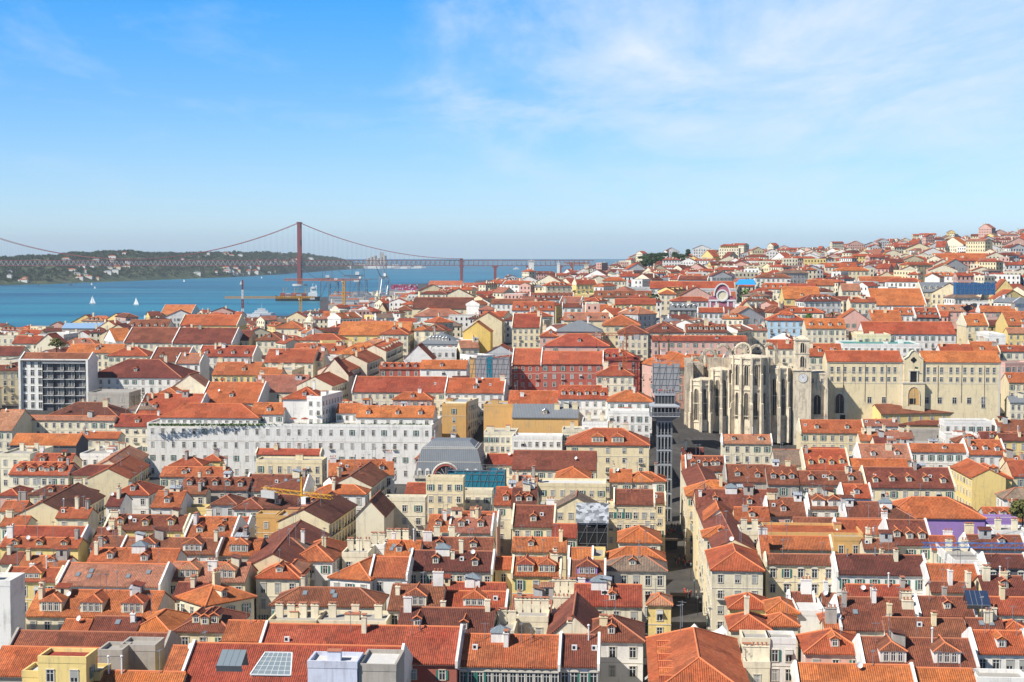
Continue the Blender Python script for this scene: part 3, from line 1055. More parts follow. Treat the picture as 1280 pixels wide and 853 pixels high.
# ------------------------------------------------------------------ landmarks
def arch_pts(w, z0, zs, y, n=8, point=1.25, cx=0):
    """pointed arch outline from z0 up to spring zs, counter clockwise seen from -y"""
    P = [(cx-w/2, y, z0), (cx+w/2, y, z0)]
    for i in range(n+1):
        t = i/n*math.pi; x = w/2*math.cos(t); z = math.sin(t)*w/2*point; P.append((cx+x, y, zs+z))
    return P
def rot(x, y, a): return Vector((x*math.cos(a)-y*math.sin(a), x*math.sin(a)+y*math.cos(a), 0))
def iron_lift():
    p = at_z(830, 652, 14.0); root = empty('lift_tower', p, GY, 'tall dark grey iron lift tower with arched tiers and a wide viewing platform', 'lift tower')
    top = 100-(490-HZ)/F*p.y; H = top-14; S = 4.4; I = [M['iron_g'], M['iron_l'], M['lift_in']]
    b = MB()
    zsh = H-9.2; n = 7; th = zsh/n
    b.box(-S/2+.35, S/2-.35, .35, S-.35, 0, zsh, 2)
    for i in range(n):
        z0 = i*th
        b.box(-S/2-.2, S/2+.2, -.2, S+.2, z0+th-.55, z0+th-.15, 1); b.box(-S/2-.05, S/2+.05, -.05, S+.05, z0+th-.15, z0+th+.1, 0)
        for sx in (-1, 1):
            for yy in (0, S): b.box(sx*S/2-.28, sx*S/2+.28, yy-.28, yy+.28, z0+.101, z0+th-.551, 0)
        for j in range(1, 4):
            x = -S/2+S*j/4
            for yy in (.05, S-.05): b.box(x-.13, x+.13, yy-.13, yy+.13, z0+.101, z0+th-.551, 1)
            for xx in (-S/2+.05, S/2-.05): b.box(xx-.13, xx+.13, x+S/2-.13, x+S/2+.13, z0+.101, z0+th-.551, 1)
        for j in range(4):    # pointed heads
            x = -S/2+S*(j+.5)/4; w = S/4
            for yy in (-.06,):
                for s in (-1, 1):
                    b.quad([(x+s*w/2, yy, z0+th-.56), (x+s*w/2, yy, z0+th-1.7), (x+s*w*.22, yy, z0+th-1.0), (x, yy, z0+th-.56)][::(1 if s < 0 else -1)], 0)
            for s in (-1, 1):
                b.bar((x-w/2, -.02, z0+.7), (x+w/2, -.02, z0+.7), .06, 1)
    b.build('shaft', I, root)
    b = MB(); z = zsh
    for i in range(8):
        t = i/8; e = .3+t*2.1; b.box(-S/2-e, S/2+e, -e, S+e, z+t*1.4, z+(t+.124)*1.4, 0)
    z += 1.4; e = 2.5; b.box(-S/2-e, S/2+e, -e, S+e, z, z+.3, 1)
    b.build('platform', I, root)
    b = MB(); x0, x1, y0, y1 = -S/2-e, S/2+e, -e, S+e
    for zz in (z+.9, z+1.35): 
        for (a, c) in (((x0,y0),(x1,y0)),((x1,y0),(x1,y1)),((x1,y1),(x0,y1)),((x0,y1),(x0,y0))): b.bar((*a, zz), (*c, zz), .07, 1)
    k = 22
    for i in range(k+1):
        t = i/k
        for q in ((x0+(x1-x0)*t, y0), (x0+(x1-x0)*t, y1), (x0, y0+(y1-y0)*t), (x1, y0+(y1-y0)*t)): b.bar((*q, z+.3), (*q, z+1.35), .04, 1, 3)
    for i in range(9):
        t = i/8; X = x0+(x1-x0)*t; b.box(X-.14, X+.14, y0+.1, y0+.4, z+.3, z+3.0, 0); b.box(X-.14, X+.14, y1-.4, y1-.1, z+.3, z+3.0, 0)
    b.build('railing', I, root)
    b = MB(); b.box(x0+.9, x1-.9, y0+.9, y1-.9, z+.3, z+3.0, 2); b.build('cabin_hall', I, root)
    z += 3.0; b = MB(); b.box(x0-.1, x1+.1, y0-.1, y1+.1, z, z+.35, 1)
    Q = [(x0-.1,y0-.1,z+.35),(x1+.1,y0-.1,z+.35),(x1+.1,y1+.1,z+.35),(x0-.1,y1+.1,z+.35)]; q = 1.6
    U = [(x0+q,y0+q,z+1),(x1-q,y0+q,z+1),(x1-q,y1-q,z+1),(x0+q,y1-q,z+1)]
    for i in range(4): j = (i+1) % 4; b.quad([Q[i], Q[j], U[j], U[i]], 1)
    b.build('platform_roof', I, root)
    z += 1.0; b = MB(); b.box(x0+q, x1-q, y0+q, y1-q, z-.2, z+2.6, 2)
    for i in range(7):
        t = i/6; X = x0+q+(x1-x0-2*q)*t; b.box(X-.16, X+.16, y0+q-.12, y0+q+.1, z-.2, z+2.6, 0)
    b.box(x0+q-.3, x1-q+.3, y0+q-.3, y1-q+.3, z+2.6, z+2.85, 1); b.build('kiosk', I, root)
    z += 2.85; b = MB()
    for i in range(13):
        t = i/12; X = x0+q+(x1-x0-2*q)*t; b.bar((X, y0+q, z), (X, y0+q, z+1.1), .05, 1, 3)
    b.bar((x0+q, y0+q, z+1.1), (x1-q, y0+q, z+1.1), .07, 1); b.bar((x0+q, y1-q, z+1.1), (x1-q, y1-q, z+1.1), .07, 1)
    b.bar((x0+1.9, y1-q-.4, z), (x0+1.9, y1-q-.4, z+3.0), .1, 0); b.build('roof_railing', I, root)
    # walkway to the hill behind
    b = MB(); b.box(-1.2, 1.2, S+e, S+42, zsh+1.2, zsh+1.7, 0); b.box(-1.2, -1.1, S+e, S+42, zsh+1.7, zsh+2.7, 1); b.box(1.1, 1.2, S+e, S+42, zsh+1.7, zsh+2.7, 1)
    for i in range(14): b.bar((-1.2, S+e+3*i, zsh+1.2), (-1.2, S+e+3*i+3, zsh-.6), .09, 0); b.bar((1.2, S+e+3*i, zsh+1.2), (1.2, S+e+3*i+3, zsh-.6), .09, 0)
    b.box(-1.2, 1.2, S+e, S+42, zsh-.9, zsh-.6, 0); b.box(-1, 1, S+26, S+27.5, -2, zsh-.9, 0)
    b.build('walkway', I, root)
    return root, p, z+14
M['iron_g'] = plain('lift_iron', (.19,.20,.21), .55, .1); M['iron_l'] = plain('lift_iron_light', (.40,.41,.42), .55, .1); M['lift_in'] = plain('lift_shaft_dark', (.045,.048,.05), .6)
M['cstone'] = stucco('convent_stone', (.70,.60,.44), (.17,.135,.10), .8, .06, lo=.50, bump=.8); M['cstone_d'] = stucco('weathered_stone', (.52,.44,.33), (.12,.10,.08), .85, lo=.46, bump=.9)
M['teal'] = plain('teal_netting', (.02,.24,.32), .8, 0, (.008,.10,.16), 1.1); M['bluen'] = plain('blue_netting', (.02,.14,.32), .8, 0, (.02,.08,.2), .6)
M['greyn'] = plain('grey_netting', (.34,.335,.34), .9, 0, (.24,.235,.23), .5); M['tarp'] = plain('blue_tarpaulin', (.03,.32,.72), .6)
M['pinkwall'] = M['w_P'] = stucco('raspberry_stucco', (.40,.13,.18), amt=.3)
def lancet(b, cx, w, z0, z1, y, dm=1, fm=0):
    """window opening: dark pane with a proud stone surround"""
    b.prism(arch_pts(w, z0, z1-w*.6, y, 6, 1.3, cx), (0, -.04, 0), dm)
    n = 6; 
    for s in (-1, 1): b.box(cx+s*(w/2+.12)-.12, cx+s*(w/2+.12)+.12, y-.32, y, z0, z1-w*.6, fm)
    A = [(cx+(w/2+.12)*math.cos(t*math.pi/n), y-.16, z1-w*.6+(w/2+.12)*1.3*math.sin(t*math.pi/n)) for t in range(n+1)]
    for a, c in zip(A, A[1:]): b.bar(a, c, .16, fm)
    b.box(cx-.06, cx+.06, y-.14, y-.041, z0, z1-w*.1, fm)
def apse(root, cx, cy, r, h, zb, nside=5, levels=1):
    """half polygon chapel with buttresses and tall lancets (local coordinates, open side to +y)"""
    b = MB(); P = [(cx+r*math.cos(math.pi+math.pi*i/nside), cy+r*math.sin(math.pi+math.pi*i/nside)) for i in range(nside+1)]
    B = P+[(P[-1][0], cy+6), (P[0][0], cy+6)]
    b.prism([(x, y, zb) for x, y in B], (0, 0, h-zb)); 
    C = [(cx+(x-cx)*1.05, cy+(y-cy)*1.05) for x, y in B]
    b.prism([(x, y, h) for x, y in C], (0, 0, .5))
    T = [(x, y, h+.5) for x, y in C]; ap = (cx, cy+2, h+1.5)
    for i in range(len(T)): b.quad([T[i], T[(i+1) % len(T)], ap])
    o = b.build('apse', [M['cstone']], root); fixn(o.data)
    for zc in (h*.26, h*.6, h*.93):
        b = MB(); Cc = [(cx+(x-cx)*1.03, cy+(y-cy)*1.03) for x, y in P]
        for q, r_ in zip(Cc, Cc[1:]): b.bar((*q, zc), (*r_, zc), .2, 0, 4)
        b.build('string_course', [M['cstone']], root)
    for i in range(nside+1):
        x, y = P[i]; a = math.pi+math.pi*i/nside; u = Vector((math.cos(a), math.sin(a), 0)); v = Vector((-u.y, u.x, 0))
        b = MB(); 
        for (dep, z0, z1, w) in ((1.5, zb, h*.42, 1.1), (1.0, h*.42, h*.8, .9), (.6, h*.8, h+.5, .8)):
            q0 = Vector((x, y, 0)); pts = [q0-v*w/2-u*.1, q0+u*dep-v*w/2, q0+u*dep+v*w/2, q0+v*w/2-u*.1]
            b.prism([(p.x, p.y, z0) for p in pts], (0, 0, z1-z0))
            e = [q0+u*dep-v*w/2, q0+u*dep+v*w/2, q0+v*w/2, q0-v*w/2]
            if z1 < h: b.quad([(q.x, q.y, z1+(.0 if k_ < 2 else .9)) for k_, q in enumerate((pts[1], pts[2], pts[3], pts[0]))])
        b.bar((x+u.x*.3, y+u.y*.3, h+.5), (x+u.x*.3, y+u.y*.3, h+2.0), .38, 0, 4, .05)
        o = b.build('buttress', [M['cstone']], root); fixn(o.data)
    for i in range(nside):
        ax, ay = P[i]; bx, by = P[i+1]; mx, my = (ax+bx)/2, (ay+by)/2; L = math.hypot(bx-ax, by-ay)
        ang = math.atan2(by-ay, bx-ax)
        rngs = ((h*.30, h*.86),) if levels == 1 else ((h*.22, h*.56), (h*.66, h*.92))
        for z0, z1 in rngs:
            b = MB(); lancet(b, 0, min(1.5, L*.4), z0, z1, -.03, 1, 0)
            o = b.build('lancet_window', [M['cstone'], M['black']], root, (mx, my, 0)); o.rotation_euler = (0, 0, ang)
def convent():
    Y0 = 588; base = at_y(925, 545, Y0); zb = base.z
    root = empty('ruined_convent', base, GY, 'roofless gothic convent ruin of pale stone with tall buttressed apses and bare arches', 'convent ruin')
    s = Y0/F; X = lambda px: (px-925)*s; Z = lambda py, dy=0: (CAMZ-(py-HZ)/F*(Y0+dy))-zb
    apse(root, X(875), 2, 15*s, Z(478, -4), -3, 4); apse(root, X(901), 5, 13*s, Z(465), -3, 4)
    apse(root, X(938), 6, 24*s, Z(449), -3, 6, 2); apse(root, X(974), 8, 15*s, Z(463), -3, 4)
    b = MB(); b.box(X(862), X(1000), 12, 14, -3, Z(462, 12)); b.box(X(886), X(960), 12.01, 15, Z(462, 12), Z(448, 12)); o = b.build('transept_wall', [M['cstone_d']], root)
    b = MB(); b.box(X(858), X(866), 0, 30, -3, Z(452, 10)); b.box(X(866)+.01, X(880), 8, 28, -3, Z(456, 10)); b.build('side_wall', [M['cstone_d']], root)
    rnd = random.Random(3)
    # free standing ribs of the vault
    for i, (px, w, top) in enumerate(((872, 16, 447), (889, 18, 437), (907, 20, 431), (928, 18, 433), (951, 20, 432), (968, 18, 430))):
        dy = 16+i*1.5; b = MB(); ww = w*s; zt = Z(top, dy); zs = zt-ww*.75; n = 8
        A = [(X(px)+ww/2*math.cos(t*math.pi/n), dy, zs+ww*.75*math.sin(t*math.pi/n)) for t in range(n+1)]
        for a, c in zip(A[:n-(i % 3)], A[1:]): b.bar(a, c, rnd.uniform(.55, .8), 0, 5, rnd.uniform(.5, .8))
        for sd in (-1, 1): b.box(X(px)+sd*ww/2-.6, X(px)+sd*ww/2+.6, dy-.6, dy+.6, 5, zs+rnd.uniform(-.3, 1))
        b.bar((X(px)+ww/2+.2, dy, zs), (X(px)+ww/2+.2, dy, zt+rnd.uniform(-.6, 1.2)), .4, 0, 4, .12)
        b.build('vault_arch', [M['cstone_d']], root)
    b = MB(); n = 16      # round window ring
    cx, cz, rr, yy = X(931), Z(439, 12), 3.1, 12
    for t in range(n):
        a0, a1 = 2*math.pi*t/n, 2*math.pi*(t+1)/n; b.bar((cx+rr*math.cos(a0), yy, cz+rr*math.sin(a0)), (cx+rr*math.cos(a1), yy, cz+rr*math.sin(a1)), .45, 0, 6)
    for t in range(6): a0 = math.pi*t/6; b.bar((cx-rr*math.cos(a0), yy, cz-rr*math.sin(a0)), (cx+rr*math.cos(a0), yy, cz+rr*math.sin(a0)), .13, 0, 4)
    b.build('round_window', [M['cstone']], root)
    for k in range(22):      # broken crest with pinnacles
        px = 866+k*5.4; b = MB(); hh = rnd.uniform(.8, 3.2); x = X(px); z0 = Z(455, 13)
        if k % 3 == 0: b.box(x-.4, x+.4, 12.4, 13.2, z0-1.5, z0+hh); b.bar((x, 12.8, z0+hh), (x, 12.8, z0+hh+1.5), .45, 0, 4, .05); b.build('pinnacle', [M['cstone']], root)
    b = MB(); x = X(862); P = []
    tops = [455, 446, 449, 441, 447, 452, 446, 455, 450, 458, 448, 444, 450, 446, 452, 447, 455, 460]
    P = [(X(862+i*7.2), 30, Z(t, 30)) for i, t in enumerate(tops)]
    b.prism([(P[0][0], 30, 4)]+[(P[-1][0], 30, 4)]+P[::-1], (0, 1.4, 0)); o = b.build('broken_nave_wall', [M['cstone_d']], root); fixn(o.data)
    # side chapels joining the clock tower
    b = MB(); b.box(X(984), X(1036), 9, 26, -4, Z(466, 9)); b.box(X(984)-.2, X(1036)+.2, 8.8, 9, Z(466, 9)-.6, Z(466, 9)); b.build('chapel_block', [M['cstone']], root)
    for px, w, y0, y1 in ((971, 4, 515, 470), (992, 6, 506, 484), (1024, 9, 518, 494)):
        b = MB(); lancet(b, 0, w*s, Z(y0, 9), Z(y1, 9), 0, 1, 0); b.build('lancet_window', [M['cstone'], M['black']], root, (X(px), 8.97, 0))
    for px in (985, 1012, 1035):
        b = MB(); b.box(X(px)-.5, X(px)+.5, 7.3, 9, -4, Z(485, 8)); b.box(X(px)-.4, X(px)+.4, 7.9, 9, Z(485, 8), Z(466, 8)); b.build('buttress', [M['cstone']], root)
    for px in (1018, 1030):
        link('window', win_mesh(1.0, 1.7, ''), root, (X(px), 8.98, Z(476, 9)))
    # clock tower
    tp = at_y(1002, 545, 591); t = empty('clock_tower', tp, GY, 'square pale stone bell tower with a clock face beside the gothic ruin', 'clock tower')
    Z2 = lambda py: (CAMZ-(py-HZ)/F*591)-tp.z; w = 7.0; b = MB()
    b.box(-w/2, w/2, 0, w, -4, Z2(464)); b.box(-w/2-.3, w/2+.3, -.3, w+.3, Z2(464), Z2(464)+.5); u = 5.4
    b.box(-u/2, u/2, .8, .8+u, Z2(464)+.5, Z2(426)); b.box(-u/2-.3, u/2+.3, .5, 1.1+u, Z2(426), Z2(426)+.5)
    b.box(-u/2-.15, u/2+.15, .65, .95+u, Z2(443), Z2(443)+.35); b.build('tower_body', [M['cstone']], t)
    b = MB(); z = Z2(426)+.5
    for sx in (-1, 1):
        for yy in (.9, .6+u): b.bar((sx*(u/2-.2), yy, z), (sx*(u/2-.2), yy, z+1.8), .35, 0, 4, .05)
    b.quad([(-u/2,.8,z),(u/2,.8,z),(0,.8+u/2,z+1.6)]); b.quad([(u/2,.8,z),(u/2,.8+u,z),(0,.8+u/2,z+1.6)]); b.quad([(u/2,.8+u,z),(-u/2,.8+u,z),(0,.8+u/2,z+1.6)]); b.quad([(-u/2,.8+u,z),(-u/2,.8,z),(0,.8+u/2,z+1.6)])
    b.build('tower_cap', [M['cstone']], t)
    for py0, py1 in ((441, 429), (459, 446)):
        b = MB(); lancet(b, 0, 1.5, Z2(py0), Z2(py1), 0, 1, 0); b.build('belfry_opening', [M['cstone'], M['black']], t, (0, .77, 0))
        b = MB(); lancet(b, 0, 1.5, Z2(py0), Z2(py1), 0, 1, 0); o = b.build('belfry_opening', [M['cstone'], M['black']], t, (-u/2-.03, .8+u/2, 0)); o.rotation_euler = (0, 0, R(-90))
    b = MB(); n = 20; c = [(1.75*math.cos(2*math.pi*i/n), 0, 1.75*math.sin(2*math.pi*i/n)) for i in range(n)]
    b.prism(c, (0, -.12, 0), 0); 
    for i in range(n): b.bar(c[i], c[(i+1) % n], .2, 1, 5)
    for i in range(12): a = i*math.pi/6; b.box(1.2*math.sin(a)-.06, 1.2*math.sin(a)+.06, -.15, -.121, 1.2*math.cos(a)-.12, 1.2*math.cos(a)+.12, 2)
    b.bar((0,-.16,0), (.5,-.16,.62), .06, 2, 4); b.bar((0,-.16,0), (-.3,-.16,1.05), .05, 2, 4)
    b.build('clock_face', [M['white'], M['cstone_d'], M['black']], t, (.2, -.02, Z2(473)))
    return root
def cream_convent():
    Y0 = 606; c = at_y(1141, 520, Y0); s = Y0/F
    root = empty('convent_barracks', c, GY, 'long cream convent block with two rows of windows, orange roofs and a gabled central porch', 'convent block')
    X = lambda px: (px-1141)*s; Z = lambda py, dy=0: (CAMZ-(py-HZ)/F*(Y0+dy))-c.z; D = 15
    zt = Z(452); b = MB(); b.box(X(1034), X(1248), 0, D, -14, zt-.3); b.build('wall', [M['w_c']], root)
    b = MB(); b.box(X(1034)-.15, X(1248)+.15, -.3, -.003, zt-.7, zt-.3); b.box(X(1034), X(1248), -.08, -.004, Z(480), Z(480)+.25); b.box(X(1034), X(1248), -.08, -.004, Z(466), Z(466)+.18); b.build('cornice', [M['stone']], root)
    for a, e in ((1034, 1127), (1153, 1248)):
        b = MB()
        for px in ((a+1.2), (e-1.2)): b.box(X(px)-.4, X(px)+.4, -.1, -.002, -14, zt-.71)
        b.build('quoin', [M['stone']], root)
        W = X(e)-X(a); rb, sg = roofshape('g', W, D, zt, TA, .4); o = rb.build('roof', [M['o']], root, (X((a+e)/2), 0, 0)); fixn(o.data)
        b = MB(); b.bar((-W/2, D/2, zt+D/2*TA), (W/2, D/2, zt+D/2*TA), .2, 0, 6); b.build('ridge_tiles', [M['ridge_o']], o)
        rr = MB(); t = D/2
        for sx in (-1, 1):
            q = MB(); x = X((a+e)/2)+sx*(W/2-.2); P = [(x, 0, zt-.3), (x, t, zt+t*TA-.3), (x, D, zt-.3)]; q.prism(P, (sx*.19, 0, 0)); o2 = q.build('gable_wall', [M['w_c']], root); fixn(o2.data)
    cols = [1040, 1048, 1056, 1067, 1075, 1083.5, 1092, 1102, 1110.5, 1118]+[1159, 1167, 1175.5, 1187, 1195, 1204, 1213, 1223, 1232, 1240]
    for px in cols:
        link('window', win_mesh(1.15, 2.5, ''), root, (X(px), -.012, Z(464)+.2)); link('window', win_mesh(1.15, 1.7, ''), root, (X(px), -.012, Z(474.5)))
    for px in (1087, 1105, 1158, 1174, 1192, 1210, 1227): link('window', win_mesh(1.6, 2.4, ''), root, (X(px), -.012, Z(501)))
    link('window', win_mesh(1.5, 4.4, ''), root, (X(1227.5), -.03, Z(503)))
    b = MB(); w = 4.0; b.box(X(1052)-2.6, X(1052)+2.6, -.16, -.005, Z(530), Z(491), 0); o = b.build('arch_panel', [M['w_i']], root)
    b = MB(); lancet(b, 0, 3.4, Z(518), Z(494), 0, 1, 0); b.build('arched_window', [M['stone'], M['glass']], root, (X(1050), -.18, 0))
    b = MB(); b.box(-1, 1, -.1, 0, Z(529), Z(520), 0); b.build('doorway', [M['black']], root, (X(1054), -.17, 0))
    for px in (1054, 1081, 1107, 1171, 1200, 1228): b = MB(); b.bar((X(px), -.2, Z(456)), (X(px), -.2, Z(503)), .09, 0, 5); b.build('downpipe', [M['cstone_d']], root)
    # porch
    b = MB(); xa, xb = X(1127), X(1154); yd = -2.2; zz = Z(480, yd)
    cxp = (xa+xb)/2
    P = [(xa, yd+1.5, -14), (xb, yd+1.5, -14), (xb, yd+1.5, zz), (xa, yd+1.5, zz)]
    b.box(xa, xb, yd, 0, -14, zz, 0); b.box(xa-.2, xb+.2, yd-.25, 0, zz, zz+.5, 1)
    z1 = Z(452); b.box(xa+.5, xb-.5, -.9, 0, zz+.5, z1, 0); b.build('porch', [M['w_c'], M['stone']], root)
    b = MB(); P = [(xa+.5, -.9, z1), (xb-.5, -.9, z1), (xb-.5, -.9, z1+1), (cxp+2.2, -.9, z1+2.0), (cxp+1.0, -.9, z1+3.9), (cxp, -.9, z1+4.5), (cxp-1.0, -.9, z1+3.9), (cxp-2.2, -.9, z1+2.0), (xa+.5, -.9, z1+1)]
    b.prism(P, (0, 3.2, 0)); o = b.build('gable', [M['w_c']], root); fixn(o.data)
    b = MB()
    for a, c2 in zip(P[2:], P[3:]): b.bar(Vector(a)+Vector((0,-.1,.05)), Vector(c2)+Vector((0,-.1,.05)), .22, 0, 5)
    b.build('gable_coping', [M['stone']], root)
    b = MB()
    for dx, dz in ((0, .55), (0, -.55), (.55, 0), (-.55, 0)):
        b.prism([(dx+.62*math.cos(t*math.pi/6), 0, dz+.62*math.sin(t*math.pi/6)) for t in range(12)], (0, -.05-.01*abs(dx)-.02*dz, 0))
    b.build('quatrefoil_window', [M['black']], root, (cxp, -.91, z1+.6))
    b = MB(); b.box(-1.3, 1.3, -.06, 0, 0, 4.2, 1); 
    for s in (-1, 1): b.box(s*1.5-.2, s*1.5+.2, -.4, 0, 0, 4.4, 0)
    b.box(-1.9, 1.9, -.45, 0, 4.4, 4.8, 0); b.build('balcony_door', [M['stone'], M['black']], root, (cxp, -.91, zz+.5))
    b = MB()
    for i in range(14): x = xa+(xb-xa)*i/13; b.bar((x, yd-.15, zz+.5), (x, yd-.15, zz+1.4), .04, 0, 3)
    b.bar((xa, yd-.15, zz+1.4), (xb, yd-.15, zz+1.4), .05, 0); b.build('balcony_rail', [M['iron']], root)
    b = MB(); lancet(b, 0, 4.4, Z(506), Z(484.5), 0, 1, 0); b.build('porch_arch', [M['stone'], M['w_o']], root, (cxp, yd-.01, 0))
    b = MB(); b.box(-1.2, 1.2, -.05, 0, Z(505), Z(498), 0); b.build('porch_door', [M['black']], root, (cxp-.5, yd-.07, 0))
    b = MB(); b.bar((cxp, -1.3, zz+4.4), (cxp+.3, -2.6, zz+6.8), .05, 1); b.quad([(cxp+.2, -2.2, zz+6.0), (cxp+.3, -2.5, zz+6.8), (cxp+1.6, -2.4, zz+6.5), (cxp+1.5, -2.2, zz+5.8)], 0); b.quad([(cxp+.2, -2.18, zz+6.0), (cxp+1.5, -2.18, zz+5.8), (cxp+1.6, -2.38, zz+6.5), (cxp+.3, -2.48, zz+6.8)], 0); b.build('flag', [M['shut'], M['iron']], root)
    return root
def theatre():
    Y0 = 470; c = at_y(562, 596, Y0); s = Y0/F; X = lambda px: (px-562)*s; Z = lambda py, dy=0: (CAMZ-(py-HZ)/F*(Y0+dy))-c.z
    root = empty('theatre', c, GY, 'theatre with a big grey ribbed metal mansard roof and a round arched window', 'theatre')
    x0, x1 = X(518), X(604); D = 18; z0 = 0; b = MB(); b.box(x0, x1, 0, D, -16, z0-.01); b.build('wall', [M['w_i']], root)
    zr = Z(552, 5); L = [(x0-.3, -.3, z0), (x0+.7, .7, z0+zr*.42), (x0+1.9, 1.9, z0+zr*.8), (x0+2.7, 2.6, z0+zr*.84), (x0+4.6, 5, zr)]
    b = MB(); rings = []
    for (x, y, z) in L: e = x-x0; rings.append([(x0+e, y, z), (x1-e, y, z), (x1-e, D-y, z), (x0+e, D-y, z)])
    for A, B_ in zip(rings, rings[1:]):
        for i in range(4): j = (i+1) % 4; b.quad([A[i], A[j], B_[j], B_[i]])
    b.quad(rings[-1]); b.quad(rings[0][::-1]); b.build('roof', [M['k']], root)
    b = MB(); b.box(x0-.5, x1+.5, -.6, -.31, z0-.6, z0+.3); 
    for k in range(3):
        r_ = rings[k+1]; 
        for i in range(4): b.bar(r_[i], r_[(i+1) % 4], .12)
    b.build('cornice', [M['stone']], root)
    cx = X(558); b = MB(); n = 14; ro = 4.3
    P = [(cx+ro*math.cos(math.pi*i/n), -1.2, z0+.2+ro*.98*math.sin(math.pi*i/n)) for i in range(n+1)]
    b.prism(P, (0, 4, 0)); o = b.build('arch_hood', [M['k']], root); fixn(o.data)
    b = MB()
    for rr, w, m in ((ro-.1, .3, 0), (ro-.75, .28, 1)):
        Q = [(cx+rr*math.cos(math.pi*i/n), -1.35, z0+.2+rr*math.sin(math.pi*i/n)) for i in range(n+1)]
        for a, d in zip(Q, Q[1:]): b.bar(a, d, w, m, 6)
    b.build('arch_frame', [M['stone'], M['w_R']], root)
    b = MB(); rr = ro-1.1; b.prism([(cx+rr*math.cos(math.pi*i/n), -1.21, z0+.2+rr*math.sin(math.pi*i/n)) for i in range(n+1)], (0, -.05, 0), 0)
    for i in range(1, 6): a = math.pi*i/6; b.bar((cx, -1.3, z0+.25), (cx+rr*math.cos(a), -1.3, z0+.2+rr*math.sin(a)), .07, 1)
    b.build('arched_window', [M['glass'], M['frame']], root)
    for px in (524, 534, 584, 595): 
        b = MB(); b.box(-.7, .7, -.2, 2, 0, 1.7, 0); b.prism([(.7*math.cos(math.pi*i/8), -.2, 1.7+.7*math.sin(math.pi*i/8)) for i in range(9)], (0, 2.4, 0), 0)
        d = b.build('dormer', [M['w_w']], root, (X(px), -.1, z0+.1)); fixn(d.data); link('dormer_window', win_mesh(.7, 1.4, ''), d, (0, -.22, 1.0))
def scaffold(name, px0, px1, py0, py1, Y, D, net, label, cat, planks=True, zb=None, strips=None):
    a = at_y(px0, py1, Y); c = at_y(px1, py1, Y); m = (a+c)/2; root = empty(name, m, GY, label, cat)
    W = (c-a).length; H = (py1-py0)/F*Y
    if zb is not None: root.location.z = zb; H = at_y(px0, py0, Y).z-zb
    b = MB(); n = max(2, int(W/2.2)); k = max(1, int(H/2))
    for i in range(n+1):
        x = -W/2+W*i/n
        for y in (-.86, D): b.bar((x, y, 0), (x, y, H+.8), .07, 0, 4)
    for j in range(k+1):
        z = H*j/k; b.box(-W/2, W/2, -.58, .1, z, z+.06, 0)
        for y in (-.86, D): b.bar((-W/2, y, z+1), (W/2, y, z+1), .06, 0, 4)
    for i in range(n): b.bar((-W/2+W*i/n, -.86, 0), (-W/2+W*(i+1)/n, -.86, H), .05, 0, 3)
    b.build('scaffold_frame', [M['metal']], root)
    if net:
        rr = random.Random(px0)
        for i in range(n):
            x0, x1 = -W/2+W*i/n+.04, -W/2+W*(i+1)/n-.04
            t = H-rr.uniform(0, .9); z_ = rr.uniform(0, .5); b = MB(); mt = net if not strips or i % 3 else strips[(i//3) % len(strips)]
            b.box(x0, x1, -.75-z_*.1, -.72-z_*.1, .1+z_, t); 
            b.build('net_panel', [mt], root)
            b = MB(); b.box(x0, x1, D+.1, D+.13, .1, t); b.build('net_panel', [mt], root)
        for sx in (-1, 1): b = MB(); b.box(sx*W/2-.015, sx*W/2+.015, -.7, D, .1, H-.2); b.build('net_panel', [net], root)
    return root, W, H
def lattice(b, p, q, w, step, r=.07, m=0, up=Vector((0,0,1))):
    p = Vector(p); q = Vector(q); d = (q-p).normalized(); s = d.cross(up)
    if s.length < .1: s = Vector((1,0,0))
    s.normalize(); t = s.cross(d).normalized(); L = (q-p).length; n = max(1, int(L/step))
    C = [s*w/2+t*w/2, -s*w/2+t*w/2, -s*w/2-t*w/2, s*w/2-t*w/2]
    for c in C: b.bar(p+c, q+c, r, m, 4)
    for i in range(n):
        a, e = p+d*(L*i/n), p+d*(L*(i+1)/n)
        for k in range(4):
            if i % 2: b.bar(a+C[k], e+C[(k+1) % 4], r*.7, m, 3)
            else: b.bar(e+C[k], a+C[(k+1) % 4], r*.7, m, 3)
def tower_crane(base, H, yaw, jib, back, label, mast='metal', arm='crane_y', w=1.6, tilt=0, r=.09):
    root = empty('tower_crane', base, yaw, label, 'crane')
    b = MB(); lattice(b, (0,0,-2), (0,0,H), w, w*1.1, r); b.build('mast', [M[mast]], root)
    b = MB(); lattice(b, (0,0,H+1), (jib, 0, H+1+tilt), w*.7, w, r*.8); b.build('jib', [M[arm]], root)
    b = MB(); lattice(b, (0,0,H+1), (-back, 0, H+1), w*.7, w, r*.8); b.build('counter_jib', [M[arm]], root)
    b = MB(); b.bar((0,0,H), (0,0,H+5.5), .4, 0, 4, .15); b.bar((0,0,H+5.4), (jib*.65,0,H+1.6+tilt*.65), .05, 1, 3); b.bar((0,0,H+5.4), (-back*.9,0,H+1.6), .05, 1, 3); b.build('tower_head', [M[arm], M['metal']], root)
    b = MB(); b.box(-back, -back*.65, -w*.5, w*.5, H-1.2, H+.7); b.build('counterweight', [M['w_g']], root)
    b = MB(); b.box(.6, 2.2, -.9, .9, H-1.6, H+.3, 0); b.box(2.21, 2.25, -.8, .8, H-1.1, H+.1, 1); b.build('cab', [M['white'], M['glass']], root)
    b = MB(); b.bar((jib*.7, 0, H+.8+tilt*.7), (jib*.7, 0, H-4), .04, 0, 3); b.box(jib*.7-.3, jib*.7+.3, -.3, .3, H-4.6, H-4); b.build('hook', [M['black']], root)
    return root
